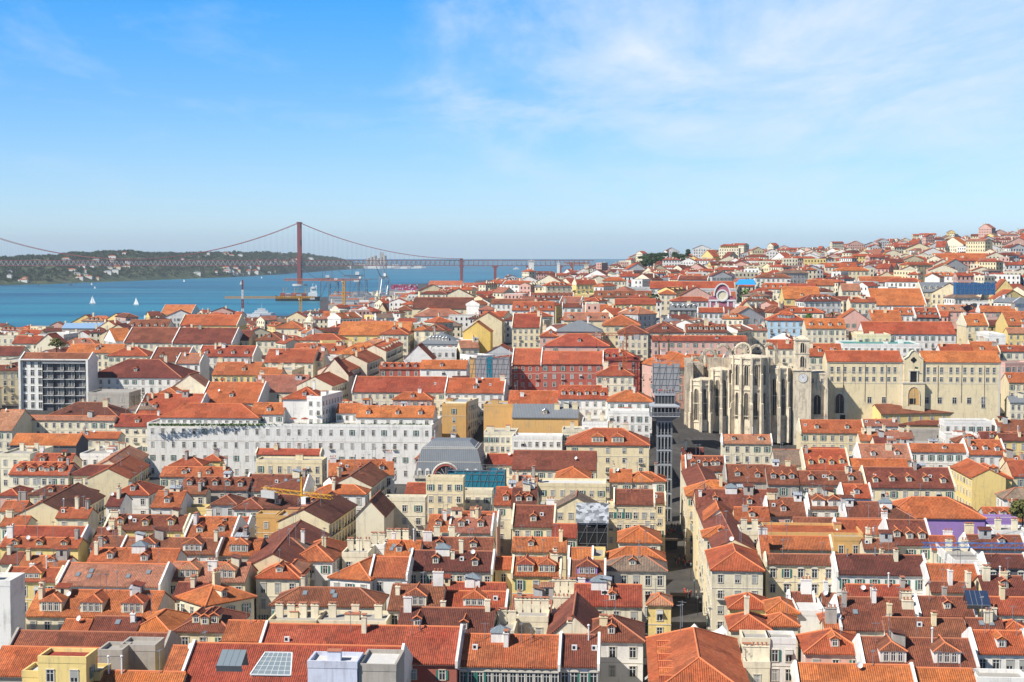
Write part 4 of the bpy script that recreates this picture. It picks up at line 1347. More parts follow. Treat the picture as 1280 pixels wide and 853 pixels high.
def foliage_mat(name, c1, c2):
    m, nt, b = nmat(name); inf = nt.nodes.new('ShaderNodeObjectInfo').outputs['Random']
    n = noise(nt, geo_pos(nt), .9, 4)
    nt.links.new(mixc(nt, c1, c2, mad(nt, n.outputs[0], 2.6, -.8, True)), b.inputs['Base Color']); b.inputs['Roughness'].default_value = .9; return m
M['fol'] = foliage_mat('dark_foliage', (.025,.05,.018), (.06,.09,.03)); M['fol2'] = foliage_mat('olive_foliage', (.09,.10,.025), (.16,.15,.05))
M['fol3'] = foliage_mat('green_foliage', (.05,.11,.02), (.10,.17,.04)); M['bark'] = plain('bark', (.14,.10,.07), .95)
def tree_mesh(seed, kind):
    rr = random.Random(seed); tr = MB(); cr = MB()
    H = 10.0
    tr.bar((0,0,-1), (.1,.05,H*.45), .32, 0, 7, .18)
    cl = []
    if kind == 'cypress':
        tr.bar((.1,.05,H*.45), (0,0,H*.9), .18, 0, 6, .05)
        for i in range(46):
            z = H*(.12+.86*rr.random()); rmax = 1.25*math.sin(min(1, (1-z/H)*1.8+.12)*math.pi/2); a = rr.uniform(0, 6.28); q = rmax*rr.random()**.5; cl.append((q*math.cos(a), q*math.sin(a), z, .55))
    elif kind == 'bare':
        def br(p, d, L, r, n):
            q = p+d*L; tr.bar(p, q, r, 0, 4, r*.6)
            if n == 0: return
            for _ in range(3): br(q, (d+Vector((rr.uniform(-.8,.8), rr.uniform(-.8,.8), rr.uniform(-.1,.5)))).normalized(), L*.72, r*.6, n-1)
        br(Vector((.1,.05,H*.3)), Vector((0,0,1)), 2.2, .2, 4)
    elif kind == 'palm':
        tr.bar((.1,.05,H*.45), (.2,0,H*.86), .2, 0, 7, .17)
        for i in range(20):
            a = i*2.4; e = rr.uniform(-.2, .9); p = Vector((.2,0,H*.86)); d = Vector((math.cos(a)*math.cos(e), math.sin(a)*math.cos(e), math.sin(e)))
            for k in range(6):
                q = p+d*.55; s = d.cross(Vector((0,0,1))).normalized()*.34*(1-k/7)
                cr.quad([p-s, q-s*.8, q+s*.8, p+s]); p = q; d = (d+Vector((0,0,-.28))).normalized()
    else:
        flat = kind == 'pine'
        for i in range(6):
            a = i*1.05+rr.uniform(-.3,.3); e = Vector((math.cos(a)*2.4, math.sin(a)*2.4, H*(.62 if not flat else .72)+rr.uniform(-.8,.8))); tr.bar((.1,.05,H*.38), e, .14, 0, 5, .05)
        for i in range(60):
            a = rr.uniform(0, 6.28); u = rr.random()**.5
            if flat: x, y, z = 4.2*u*math.cos(a), 4.2*u*math.sin(a), H*.74+rr.uniform(-.7, 1.5)*(1.15-u*.8)
            else:
                el = rr.uniform(-.6, 1.4); q = 3.3*rr.uniform(.55, 1.08); x, y, z = q*math.cos(a)*math.cos(el), q*math.sin(a)*math.cos(el), H*.62+q*math.sin(el)*1.0
            cl.append((x, y, z, rr.uniform(.6, 1.2)))
    for (x, y, z, r_) in cl:
        for _ in range(26):
            v = Vector((rr.gauss(0,1), rr.gauss(0,1), rr.gauss(0,.8))).normalized()*r_*rr.uniform(.5, 1.1); c = Vector((x, y, z))+v
            n = (v.normalized()+Vector((rr.uniform(-.6,.6), rr.uniform(-.6,.6), rr.uniform(-.3,.6)))).normalized(); s = n.orthogonal().normalized()*rr.uniform(.18, .36); t = n.cross(s)
            cr.quad([c-s-t*.6, c+s-t*.6, c+s*.7+t, c-s*.7+t])
    return tr, cr
def tree(p, h, kind, mat, label, cat='tree', group=None, seed=1, sx=1):
    key = ('tree', kind, seed)
    def mk(): a, c = tree_mesh(seed, kind); return a, c
    a, c = cached(key, mk)
    tm = cached(key+('t',), lambda: a.mesh('trunk', [M['bark']])); 
    root = empty('tree', p, random.uniform(0, 6), label, cat, group); s = h/10.6; root.scale = (s*sx, s*sx, s)
    link('trunk', tm, root)
    if c.v: cm = cached(key+('c', mat), lambda: c.mesh('crown', [M[mat]])); link('crown', cm, root)
    return root
# ------------------------------------------------------------------ ground, water, far shore
def ground():
    cols = list(range(-900, 2300, 40)); rows = []
    y = 12
    while y < 7000: rows.append(y); y += 6 if y < 700 else 14 if y < 1600 else 45 if y < 3600 else 160
    V = []; Fc = []; n = len(cols)
    for c in range(n): V.append(((cols[c]-640)/F*12-40+80*c/(n-1), -60, 66))
    for y in rows:
        for c in cols: x = (c-640)/F*y; V.append((x, y, terr(x, y)))
    for r in range(len(rows)):
        for c in range(n-1): a = r*n+c; Fc.append((a, a+1, a+n+1, a+n))
    me = bpy.data.meshes.new('ground'); me.from_pydata(V, [], Fc); me.materials.append(M['ground']); me.update()
    for p in me.polygons: p.use_smooth = True
    o = bpy.data.objects.new('ground', me); COL.objects.link(o); o['kind'] = 'structure'; return o
m, nt, b = nmat('paving'); M['ground'] = m
pos = geo_pos(nt); col = mixc(nt, (.04,.038,.037), (.09,.083,.077), mad(nt, noise(nt, pos, .08, 6).outputs[0], 3, -1, True))
col = mixc(nt, col, (.035,.034,.033), mad(nt, noise(nt, pos, .5, 4).outputs[0], 2, -.8, True)); nt.links.new(col, b.inputs['Base Color'])
RE = 6371000*1.16
def drop(d): return d*d/(2*RE)
def sea():
    V = []; Fc = []; n = 160; rs = [0, 300, 600, 1000, 1500, 2000, 2500, 3000, 3600, 4300, 5200, 6500, 8000, 10000, 13000, 17000, 22000, 27000, 31000, 34000, 37000, 40000, 45000]
    for r in rs:
        for i in range(n):
            a = R(-55)+R(110)*i/(n-1); x, y = r*math.sin(a), r*math.cos(a); V.append((x, y-200, -drop(r)))
    for j in range(len(rs)-1):
        for i in range(n-1): a = j*n+i; Fc.append((a, a+1, a+n+1, a+n)) if 0 else Fc.append((a, a+n, a+n+1, a+1))
    me = bpy.data.meshes.new('water'); me.from_pydata(V, [], Fc); me.update()
    for p in me.polygons: p.use_smooth = True
    m, nt, b = nmat('river_water')
    pos = geo_pos(nt); mp = nt.nodes.new('ShaderNodeMapping'); mp.inputs['Scale'].default_value = (.0012, .006, 1); nt.links.new(pos, mp.inputs['Vector'])
    n1 = noise(nt, mp.outputs[0], 1.0, 5, .6)
    col = mixc(nt, (.008,.085,.155), (.026,.185,.25), mad(nt, n1.outputs[0], 4.5, -1.75, True)); nt.links.new(col, b.inputs['Base Color'])
    b.inputs['Roughness'].default_value = .38; b.inputs['Specular IOR Level'].default_value = .35
    mp2 = nt.nodes.new('ShaderNodeMapping'); mp2.inputs['Scale'].default_value = (.05, .12, 1); nt.links.new(pos, mp2.inputs['Vector'])
    bp = nt.nodes.new('ShaderNodeBump'); bp.inputs['Distance'].default_value = 2.0; bp.inputs['Strength'].default_value = .6
    nt.links.new(noise(nt, mp2.outputs[0], 1, 6, .7).outputs[0], bp.inputs['Height']); nt.links.new(bp.outputs[0], b.inputs['Normal'])
    me.materials.append(m); o = bpy.data.objects.new('water', me); COL.objects.link(o); o['kind'] = 'structure'
def far_shore():
    """the wooded cliffs across the river: terrain of its own"""
    from mathutils import noise as mn
    ctl = [(-330, 4300, 100), (-60, 4450, 92), (0, 4560, 90), (60, 4700, 96), (110, 4950, 104), (170, 5250, 112), (230, 5600, 108), (290, 6000, 112), (340, 6600, 104), (380, 7300, 98), (420, 8300, 74), (445, 9000, 30), (470, 9500, 8)]
    def cl(px):
        for (a, ya, ha), (b_, yb, hb) in zip(ctl, ctl[1:]):
            if px <= b_: s = (px-a)/(b_-a); return ya+(yb-ya)*s, ha+(hb-ha)*s
        return ctl[-1][1:]
    V = []; Fc = []; pxs = [ -330+i*4 for i in range(201)]; nr = 26
    for px in pxs:
        ys, hh = cl(px); 
        for j in range(nr):
            t = j/(nr-1); y = ys-60+t*1900; x = (px-640)/F*y
            prof = min(1, max(0, (t*1900-60)/520))**.75 if t*1900 > 60 else -.05
            nz = mn.fractal(Vector((x*.0022, y*.0022, 3)), .8, 2.0, 5); nz2 = mn.fractal(Vector((x*.011, y*.011, 7)), .9, 2.0, 4)
            z = hh*.80*prof*(1+.16*nz)+nz2*9*min(1, prof+.1) if prof > 0 else -6
            V.append((x, y, max(z, -6)-drop(y)))
    for i in range(len(pxs)-1):
        for j in range(nr-1): a = i*nr+j; Fc.append((a, a+nr, a+nr+1, a+1))
    me = bpy.data.meshes.new('hills'); me.from_pydata(V, [], Fc); me.update()
    m, nt, b = nmat('wooded_hills'); pos = geo_pos(nt)
    r_ = ramp(nt, [(.35, (.018,.035,.016)), (.5, (.05,.075,.03)), (.62, (.12,.12,.06)), (.75, (.22,.18,.12))]); nt.links.new(noise(nt, pos, .006, 8, .7).outputs[0], r_.inputs[0])
    nt.links.new(r_.outputs[0], b.inputs['Base Color']); me.materials.append(m)
    bp = nt.nodes.new('ShaderNodeBump'); bp.inputs['Distance'].default_value = 14; nt.links.new(noise(nt, pos, .02, 6, .7).outputs[0], bp.inputs['Height']); nt.links.new(bp.outputs[0], b.inputs['Normal'])
    o = bpy.data.objects.new('hills', me); COL.objects.link(o); o['kind'] = 'structure'
    # trees on the crest and houses along the foot: one mass each
    rr = random.Random(5); bt = MB(); bh = MB(); bv = BVHTree.FromPolygons([Vector(v) for v in V], Fc)
    for _ in range(5200):
        px = rr.uniform(-120, 440); ys, hh = cl(px); y = ys+rr.uniform(30, 1100); x = (px-640)/F*y
        h = bv.ray_cast(Vector((x, y, 400)), Vector((0,0,-1)))[0]
        if h is None or h.z < 6-drop(y): continue
        s = rr.uniform(3.5, 9); n = len(bt.v); 
        for k in range(5):
            c = h+Vector((rr.uniform(-8,8), rr.uniform(-8,8), rr.uniform(0, s*.6)))
            for q in range(4):
                a = rr.uniform(0, 6.28); d = Vector((math.cos(a), math.sin(a), 0))*s*.6; bt.quad([c-d*.9, c-Vector((0,0,s*.2))+d*.3, c+d, c+Vector((0,0,s*rr.uniform(.4,.9)))])
    tag(bt.build('woodland', [M['fol']]), kind='stuff')
    for _ in range(70):
        px = rr.choice([rr.uniform(78, 165), rr.uniform(245, 345), rr.uniform(-60, 440)]); ys, hh = cl(px); t = rr.random()**2
        y = ys+20+t*500; x = (px-640)/F*y; h = bv.ray_cast(Vector((x, y, 400)), Vector((0,0,-1)))[0]
        if h is None or h.z < -drop(y)-1: continue
        w, d, z = rr.uniform(8, 30), rr.uniform(8, 16), rr.uniform(5, 10); x0 = h.x; 
        bh.box(x0-w/2, x0+w/2, h.y-d/2, h.y+d/2, h.z-8, h.z+z, rr.choice([0, 0, 1])); 
        A = (x0-w/2-.5, h.y-d/2-.5, h.z+z); B_ = (x0+w/2+.5, h.y-d/2-.5, h.z+z); C_ = (x0+w/2+.5, h.y+d/2+.5, h.z+z); D_ = (x0-w/2-.5, h.y+d/2+.5, h.z+z); T0 = (x0-w/4, h.y, h.z+z+3); T1 = (x0+w/4, h.y, h.z+z+3)
        k = rr.choice([2, 2, 3]); b2 = [[A,B_,T1,T0],[B_,C_,T1],[C_,D_,T0,T1],[D_,A,T0]]
        for q in b2: bh.quad(q, k)
    tag(bh.build('shore_houses', [M['w_w'], M['w_i'], M['r'], M['k']]), kind='stuff')
    return cl
def bridge():
    Y = 4450; s = Y/F; dz = drop(Y)
    root = empty('suspension_bridge', ((375-640)*s, Y, -dz), 0, 'long dark red suspension bridge spanning the river on tall steel towers', 'bridge')
    X = lambda px: (px-375)*s; Zp = lambda py: CAMZ-(py-HZ)*s+dz
    dk0, dk1 = Zp(332.3), Zp(325.3); br = [M['bridge'], M['w_g']]
    xl, xr = X(-260), X(742); w = 21
    b = MB(); b.box(xl, xr, -w/2, w/2, dk1-1.6, dk1-.1, 0); b.box(xl, xr, -w/2+1.5, w/2-1.5, dk0, dk0+1.2, 0)
    b.build('deck', br, root)
    b = MB(); n = int((xr-xl)/14)
    for y in (-w/2, w/2):
        b.bar((xl, y, dk0+.5), (xr, y, dk0+.5), 1.1, 0, 4); b.bar((xl, y, dk1-.6), (xr, y, dk1-.6), 1.1, 0, 4)
        for i in range(n):
            a, c = xl+(xr-xl)*i/n, xl+(xr-xl)*(i+1)/n; m_ = (a+c)/2
            b.bar((a, y, dk1-1), (m_, y, dk0+.5), .75, 1, 4); b.bar((m_, y, dk0+.5), (c, y, dk1-1), .75, 1, 4); b.bar((a, y, dk0), (a, y, dk1), .6, 0, 4)
    b.build('truss', br, root)
    def tower(px, top, bot, wl=5.2):
        x = X(px); zt = Zp(top); b = MB()
        for y in (-15, 15):
            b.box(x-wl, x+wl, y-4, y+4, bot, zt*.5, 0); b.box(x-wl*.85, x+wl*.85, y-3.5, y+3.5, zt*.5, zt, 0)
        for z in (zt-6, zt*.7, dk0-8, 25): b.box(x-wl*.7, x+wl*.7, -11.4, 11.4, z, z+6, 0)
        for (z0, z1) in ((dk1+6, zt*.7), (zt*.7+6, zt-6), (31, dk0-8)):
            b.bar((x, -11, z0), (x, 11, z1), 1.3, 0, 4); b.bar((x, 11, z0), (x, -11, z1), 1.3, 0, 4)
        b.box(x-wl*1.1, x+wl*1.1, -19.5, -10.5, zt, zt+2.5, 0); b.box(x-wl*1.1, x+wl*1.1, 10.5, 19.5, zt, zt+2.5, 0)
        b.build('tower', br, root)
        b = MB(); b.lathe([(0, -6), (22, -6), (22, 5), (0, 5.01)], x, 0, 20, 1); b.build('pier', br, root)
    tower(375, 279, -4); tower(-52, 279, -4)
    def cable(a, za, c, zc, sag, nm=40):
        pts = []
        for i in range(nm+1):
            t = i/nm; pts.append((a+(c-a)*t, za+(zc-za)*t-4*sag*t*(1-t)))
        for y in (-14, 14):
            b = MB()
            for p, q in zip(pts, pts[1:]): b.bar((p[0], y, p[1]), (q[0], y, q[1]), .75, 0, 5)
            b.build('cable', br, root)
        b = MB()
        for i, p in enumerate(pts[1:-1]):
            if p[1] > dk1+2:
                for y in (-14, 14): b.bar((p[0], y, dk1), (p[0], y, p[1]), .11, 0, 3)
        tag(b.build('hangers', br, root), kind='stuff')
    zt = Zp(279)+1; low = dk1+3
    cable(X(-52), zt, X(375), zt, zt-low, 60); cable(X(375), zt, X(577), dk1+4, 26, 34); cable(X(-52), zt, X(-255), dk1+4, 26, 30)
    for px, bot in ((577, 4), (619, 4), (661, 4), (700, 4), (735, 4)):
        x = X(px); b = MB()
        for y in (-9, 9): b.box(x-4, x+4, y-3.5, y+3.5, bot-8, (dk1+5 if px == 577 else dk0-1), 0)
        b.box(x-3.5, x+3.5, -5.4, 5.4, dk0-9, dk0-1, 0); b.box(x-9 if px != 577 else x-6, x+9 if px != 577 else x+6, -12, 12, dk0-5, dk0-1.2, 0); b.build('pylon', br, root)
def sailboat(px, py, h, label):
    p = hitsea(px, py); root = empty('sailboat', p, random.uniform(-.6, .6), label, 'sailboat', 'sailing boats on the river')
    s = h/12.0; root.scale = (s, s, s)
    def hull():
        b = MB(); st = [(-4.6, .9, .9), (-3, 1.4, .8), (0, 1.6, .75), (3, 1.0, .9), (5, .05, 1.2)]
        R_ = [[(x, -w, z), (x, -w*.5, -.4), (x, w*.5, -.4), (x, w, z)] for x, w, z in st]
        for a, c in zip(R_, R_[1:]):
            for i in range(3): b.quad([a[i], c[i], c[i+1], a[i+1]])
            b.quad([a[3], c[3], c[0], a[0]])
        b.quad(R_[0]); b.box(-2, 1.4, -.7, .7, .75, 1.3); return b.mesh('hull', [M['white']])
    def sail(n):
        def f():
            b = MB(); P = [(.2, 0, 1.6), (.25, .02, 12), (-2.5, .35, 5), (-4.2, .5, 1.7)] if n else [(.6, 0, 10.5), (4.8, 0, 1.2), (1.0, -.5, 1.4)]
            b.prism(P, (0, .06, 0)); return b.mesh('sail', [M['white']])
        return f
    def mast(): b = MB(); b.bar((.3,0,.8), (.3,0,12.3), .09, 0, 5); b.bar((.3,0,1.6), (-4.3,.5,1.6), .07, 0, 4); return b.mesh('mast', [M['metal']])
    link('hull', cached('hull', hull), root); link('mast', cached('mast', mast), root); link('sail', cached('sail1', sail(1)), root); link('sail', cached('sail0', sail(0)), root)
def hitsea(px, py):
    d = ray(px, py); d = d/d.y; Y = 300
    while Y < 40000:
        p = CAM+d*Y
        if p.z <= -drop(Y): return p
        Y += 10
    return p
def ship():
    c = at_z(373, 376, 0); root = empty('container_ship', c, R(6), 'dark hulled container ship with orange cargo and a white bridge beside the port', 'ship')
    b = MB(); L, W = 88, 15
    st = [(-44, 5, 8.5), (-40, 7, 8), (-20, 7.5, 7), (20, 7.5, 7), (36, 6, 8.5), (46, .4, 11)]; R_ = [[(-x, -w, z), (-x, -w*.85, -2), (-x, w*.85, -2), (-x, w, z)] for x, w, z in st]
    for a, d in zip(R_, R_[1:]):
        for i in range(3): b.quad([a[i], d[i], d[i+1], a[i+1]], 0)
        b.quad([a[3], d[3], d[0], a[0]], 1)
    b.quad(R_[0], 0); o = b.build('hull', [M['black'], M['bridge']], root); fixn(o.data)
    b = MB(); b.box(20, 38, -6, 6, 8, 16); b.box(24, 37, -5.5, 5.5, 16.01, 24); b.box(25, 33, -7.2, 7.2, 24.01, 27.5); b.bar((29,0,27.5), (29,0,35), .5, 0); b.box(34, 37, -2, 2, 24.01, 31)
    b.build('superstructure', [M['white']], root)
    rr = random.Random(2); b = MB()
    for i in range(5):
        for j in range(4):
            n = rr.randint(2, 3)
            for k in range(n): b.box(-36+i*10.8, -26.4+i*10.8, -6+j*3, -3.2+j*3, 7.2+k*2.8, 9.9+k*2.8, rr.choice([0, 0, 0, 1, 2]))
    tag(b.build('cargo', [M['m'], M['bridge'], M['w_g']], root), kind='stuff')
    b = MB(); 
    for x in (-30, -8, 14): b.bar((x, 0, 7), (x, 0, 26), .7, 0); b.bar((x, 0, 12), (x+9, 0, 27), .4, 0)
    b.build('deck_crane', [M['crane_y']], root)
def gantry(px, py, H, Y, label, mat='crane_n', yaw=0, boom=True):
    p = at_y(px, py, Y); p.z = 3; root = empty('port_crane', p, yaw, label, 'port crane', 'cranes of the container port'); b = MB(); w, d = 9, 7
    for sx in (-1, 1):
        for sy in (-1, 1): b.bar((sx*w, sy*d, -2), (sx*w*.85, sy*d, H*.62), 1.0, 0)
        b.bar((sx*w*.9, -d, H*.3), (sx*w*.9, d, H*.3), .7, 0); b.bar((sx*w*.86, -d, H*.6), (sx*w*.86, d, H*.6), .8, 0)
    for sy in (-1, 1): b.bar((-w*.86, sy*d, H*.6), (w*.86, sy*d, H*.6), .9, 0); b.bar((-w, sy*d, H*.05), (w*.86, sy*d, H*.6), .5, 0)
    b.build('legs', [M[mat]], root)
    b = MB(); b.box(-20, 18, -2.2, 2.2, H*.62, H*.66); b.build('girder', [M[mat]], root)
    b = MB(); b.bar((-w*.5, 0, H*.66), (-w*.4, 0, H), .9, 0); b.bar((w*.6, 0, H*.66), (-w*.4, 0, H), .6, 0)
    if boom: b.bar((-18, 0, H*.64), (-46, 0, H*.95), 1.1, 0, 4, .6); b.bar((-w*.4, 0, H), (-40, 0, H*.9), .25, 0)
    else: b.bar((-18, 0, H*.65), (-48, 0, H*.66), 1.0, 0); b.bar((-w*.4, 0, H), (-40, 0, H*.67), .25, 0)
    b.build('boom', [M[mat]], root)
    b = MB(); b.box(2, 9, -3, 3, H*.66, H*.74); b.build('machine_house', [M['white']], root)
M['crane_n'] = plain('port_crane_steel', (.12,.19,.26), .6); M['magenta'] = plain('container_pink', (.50,.05,.13), .6); M['crane_o'] = plain('crane_orange', (.52,.15,.05), .5)
def person_mesh(seed):
    rr = random.Random(seed); me = bpy.data.meshes.new('p'); st = rr.uniform(.12, .3)
    P = [(0,0,.95), (0,0,1.2), (0,0,1.42), (0,.0,1.52), (0,-.02,1.68), (.11,0,.9), (.13,-st*.5,.5), (.14,-st,.06), (.14,-st-.16,.03), (-.11,0,.9), (-.13,st*.3,.5), (-.14,st*1.2,.08), (-.14,st*1.2-.15,.03),
         (.2,0,1.4), (.27,.08,1.12), (.27,-.08,.88), (-.2,0,1.4), (-.27,-.06,1.12), (-.25,-.2,.9)]
    E = [(0,1),(1,2),(2,3),(3,4),(0,5),(5,6),(6,7),(7,8),(0,9),(9,10),(10,11),(11,12),(2,13),(13,14),(14,15),(2,16),(16,17),(17,18)]
    Rd = [.16,.15,.17,.06,.115,.1,.075,.05,.045,.1,.075,.05,.045,.075,.05,.04,.075,.05,.04]
    me.from_pydata(P, E, []); o = bpy.data.objects.new('p', me); COL.objects.link(o)
    sk = o.modifiers.new('s', 'SKIN'); o.modifiers.new('d', 'SUBSURF').levels = 1
    for i, r_ in enumerate(Rd): me.skin_vertices[0].data[i].radius = (r_, r_*.75 if i < 3 else r_)
    me.skin_vertices[0].data[0].use_root = True
    dg = bpy.context.evaluated_depsgraph_get(); out = bpy.data.meshes.new_from_object(o.evaluated_get(dg)); bpy.data.objects.remove(o)
    top = plain('cloth', rr.choice([(.5,.06,.05), (.6,.58,.55), (.05,.08,.2), (.08,.08,.08), (.35,.3,.2), (.1,.25,.35)]), .9); leg = plain('trousers', rr.choice([(.04,.05,.1), (.08,.07,.06), (.25,.22,.18)]), .9)
    skin = M.setdefault('skin', plain('skin', (.45,.26,.18), .7)); hair = M.setdefault('hair', plain('hair', (.03,.02,.015), .9))
    for x in (top, leg, skin, hair): out.materials.append(x)
    for p in out.polygons:
        c = p.center; p.use_smooth = True
        p.material_index = 3 if (c.z > 1.68 or (c.z > 1.56 and c.y > .03)) else 2 if c.z > 1.47 or (abs(c.x) > .2 and c.z < .93) else 0 if c.z > .92 else 1
    return out, ('red', 'pale', 'navy', 'black', 'tan', 'blue')
# ------------------------------------------------------------------ world and sun
CLX, CLY = .35, 1.1
def world():
    SE, AZ = R(46), R(57)   # sun behind-left of the camera
    to = Vector((-math.cos(SE)*math.sin(AZ), -math.cos(SE)*math.cos(AZ), math.sin(SE)))
    w = bpy.data.worlds.new('World'); sc.world = w; w.use_nodes = True; nt = w.node_tree; bg = nt.nodes['Background']
    sk = nt.nodes.new('ShaderNodeTexSky'); sk.sky_type = 'NISHITA'; sk.sun_disc = False; sk.sun_elevation = SE
    sk.sun_rotation = math.atan2(to.x, to.y); sk.altitude = 100; sk.air_density = 1.0; sk.dust_density = .35; sk.ozone_density = 3.0
    tc = nt.nodes.new('ShaderNodeTexCoord').outputs['Generated']; sx = nt.nodes.new('ShaderNodeSeparateXYZ'); nt.links.new(tc, sx.inputs[0])
    el = mth(nt, 'MULTIPLY', mth(nt, 'MAXIMUM', sx.outputs[2], 0.0), 6.2, True)
    tint = ramp(nt, [(0, (1.05,1.5,2.4)), (.10, (1.15,1.56,2.3)), (.32, (.98,1.40,2.05)), (.6, (.72,1.28,2.0)), (1, (.36,1.24,2.05))]); nt.links.new(el, tint.inputs[0])
    base = mixc(nt, sk.outputs[0], tint.outputs[0], 1.0, 'MULTIPLY')
    hi = mth(nt, 'SUBTRACT', 1.0, mth(nt, 'MULTIPLY', mth(nt, 'SUBTRACT', sx.outputs[2], .17), 3.0, True))   # clear deep blue overhead, dimmed out of view to cut the fill light
    # cirrus: stretched noise on a high plane (direction / height)
    inv = mth(nt, 'DIVIDE', 1.0, mth(nt, 'ADD', mth(nt, 'MAXIMUM', sx.outputs[2], 0.0), .07))
    cb = nt.nodes.new('ShaderNodeCombineXYZ'); nt.links.new(mth(nt, 'MULTIPLY', sx.outputs[0], inv), cb.inputs[0]); nt.links.new(mth(nt, 'MULTIPLY', sx.outputs[1], inv), cb.inputs[1])
    mp = nt.nodes.new('ShaderNodeMapping'); mp.inputs['Rotation'].default_value = (0, 0, R(38)); mp.inputs['Scale'].default_value = (1.3, .5, 1); mp.inputs['Location'].default_value = (CLX, CLY, 0); nt.links.new(cb.outputs[0], mp.inputs['Vector'])
    n1 = noise(nt, mp.outputs[0], .9, 9, .60); n1.inputs['Distortion'].default_value = .9
    n2 = noise(nt, mp.outputs[0], 2.6, 10, .68)
    n0 = noise(nt, cb.outputs[0], .30, 2, .5)
    side = mth(nt, 'MULTIPLY', mth(nt, 'MAXIMUM', mth(nt, 'MINIMUM', mad(nt, sx.outputs[0], 1.7, .02), .30), -.14), 1.0)
    dens = mth(nt, 'ADD', mth(nt, 'ADD', n1.outputs[0], mad(nt, n0.outputs[0], .5, -.25)), mth(nt, 'ADD', side, mad(nt, n2.outputs[0], .5, -.25)))
    r_ = ramp(nt, [(.36, (0,0,0)), (.52, (.14,.14,.14)), (.66, (.40,.40,.40)), (.80, (.60,.60,.60)), (1.0, (.9,.9,.9))]); nt.links.new(dens, r_.inputs[0])
    fade = mth(nt, 'MULTIPLY', mth(nt, 'MULTIPLY', mth(nt, 'SUBTRACT', sx.outputs[2], .004), 11.0, True), hi)
    cl = mth(nt, 'MULTIPLY', r_.outputs[0], fade)
    col = mixc(nt, base, (9.6, 10.6, 11.6), cl)
    dk = mad(nt, hi, .62, .38)
    dv = nt.nodes.new('ShaderNodeCombineXYZ')
    for i in range(3): nt.links.new(dk, dv.inputs[i])
    col = mixc(nt, col, dv.outputs[0], 1.0, 'MULTIPLY')
    nt.links.new(col, bg.inputs['Color']); bg.inputs['Strength'].default_value = .062
    sd = bpy.data.lights.new('sun', 'SUN'); sd.energy = 5.0; sd.angle = R(.53); sd.color = (1, .95, .87)
    so = bpy.data.objects.new('sun', sd); COL.objects.link(so); so.rotation_euler = to.to_track_quat('Z', 'Y').to_euler()
def haze():
    b = MB(); b.box(-9000, 9000, -150, 14000, -60, 235); b.v[:] = b.v
    o = b.build('haze', []); m = bpy.data.materials.new('haze_air'); m.use_nodes = True; nt = m.node_tree; nt.nodes.remove(nt.nodes['Principled BSDF'])
    v = nt.nodes.new('ShaderNodeVolumePrincipled'); v.inputs['Color'].default_value = (.88, .95, 1, 1); v.inputs['Density'].default_value = 4e-5; v.inputs['Anisotropy'].default_value = .2
    nt.links.new(v.outputs[0], nt.nodes['Material Output'].inputs['Volume']); o.data.materials.append(m); o['kind'] = 'stuff'
DEBUG = 0
# ------------------------------------------------------------------ assembly
ground(); sea(); world(); haze()
far_shore()
parse(NOTE)
Bbig = []
# street corridors kept free: world lines at street level
def seg(px0, py0, px1, py1, z=14): a = at_z(px0, py0, z); b_ = at_z(px1, py1, z); return (a.xy, b_.xy)
STREETS = [seg(875, 850, 840, 640), seg(400, 740, 500, 620), seg(330, 860, 400, 740)]
def in_street(x, y, w=8):
    p = Vector((x, y))
    for a, c in STREETS:
        d = c-a; t = max(0, min(1, (p-a).dot(d)/d.length_squared))
        if (p-(a+d*t)).length < w: return True
    return False
GRID = {}
def gadd(p, r): GRID.setdefault((int(p.x//30), int(p.y//30)), []).append((p.x, p.y, r))
def gfree(x, y, r, k=.78):
    gx, gy = int(x//30), int(y//30)
    for i in (-1, 0, 1):
        for j in (-1, 0, 1):
            for (a, b_, q) in GRID.get((gx+i, gy+j), ()):
                if (a-x)**2+(b_-y)**2 < ((r+q)*k)**2: return False
    return True
for B in BLD:      # a long building is registered as several discs
    n = max(1, int(B['W']/12)); m_ = max(1, int(B['D']/12))
    for i in range(n):
        for j in range(m_):
            p = B['M'] @ Vector(((i+.5)/n*B['W']-B['W']/2, (j+.5)/m_*B['D'], 0)); gadd(p, .55*math.hypot(B['W']/n, B['D']/m_))
NOTED = len(BLD)
rx = random.Random(40)
for B in BLD:      # weathering differs from roof to roof
    q = rx.random(); near = B['pc'].y < 480
    if B['roof'] == 'r': B['roof'] = 'b' if q < (.24 if near else .1) else 'x' if q < .30 else 'r'
    elif B['roof'] == 'o' and q < .08: B['roof'] = 'x'
for px0, px1, y in ((845, 1045, 580), (1020, 1260, 612), (505, 615, 480), (810, 850, 480), (885, 920, 848), (555, 632, 466), (716, 762, 380), (845, 1035, 600), (900, 1000, 590), (795, 890, 2150), (795, 890, 2110), (795, 890, 1900), (795, 890, 1860), (795, 890, 1990)):
    for i in range(12):
        px = px0+(px1-px0)*i/11; p = at_y(px, 400, y); gadd(p, 9); gadd(Vector((p.x, p.y+9, 0)), 7)
rf = random.Random(21)
Y = 235.0
ROOFW = list('ooo')+list('rrrrr')+list('bbb')+['x', 'x', 'x', 'd', 't', 'k']
WALLW = list('wwww')+list('iiii')+list('cc')+['y', 'p', 'p', 'g']
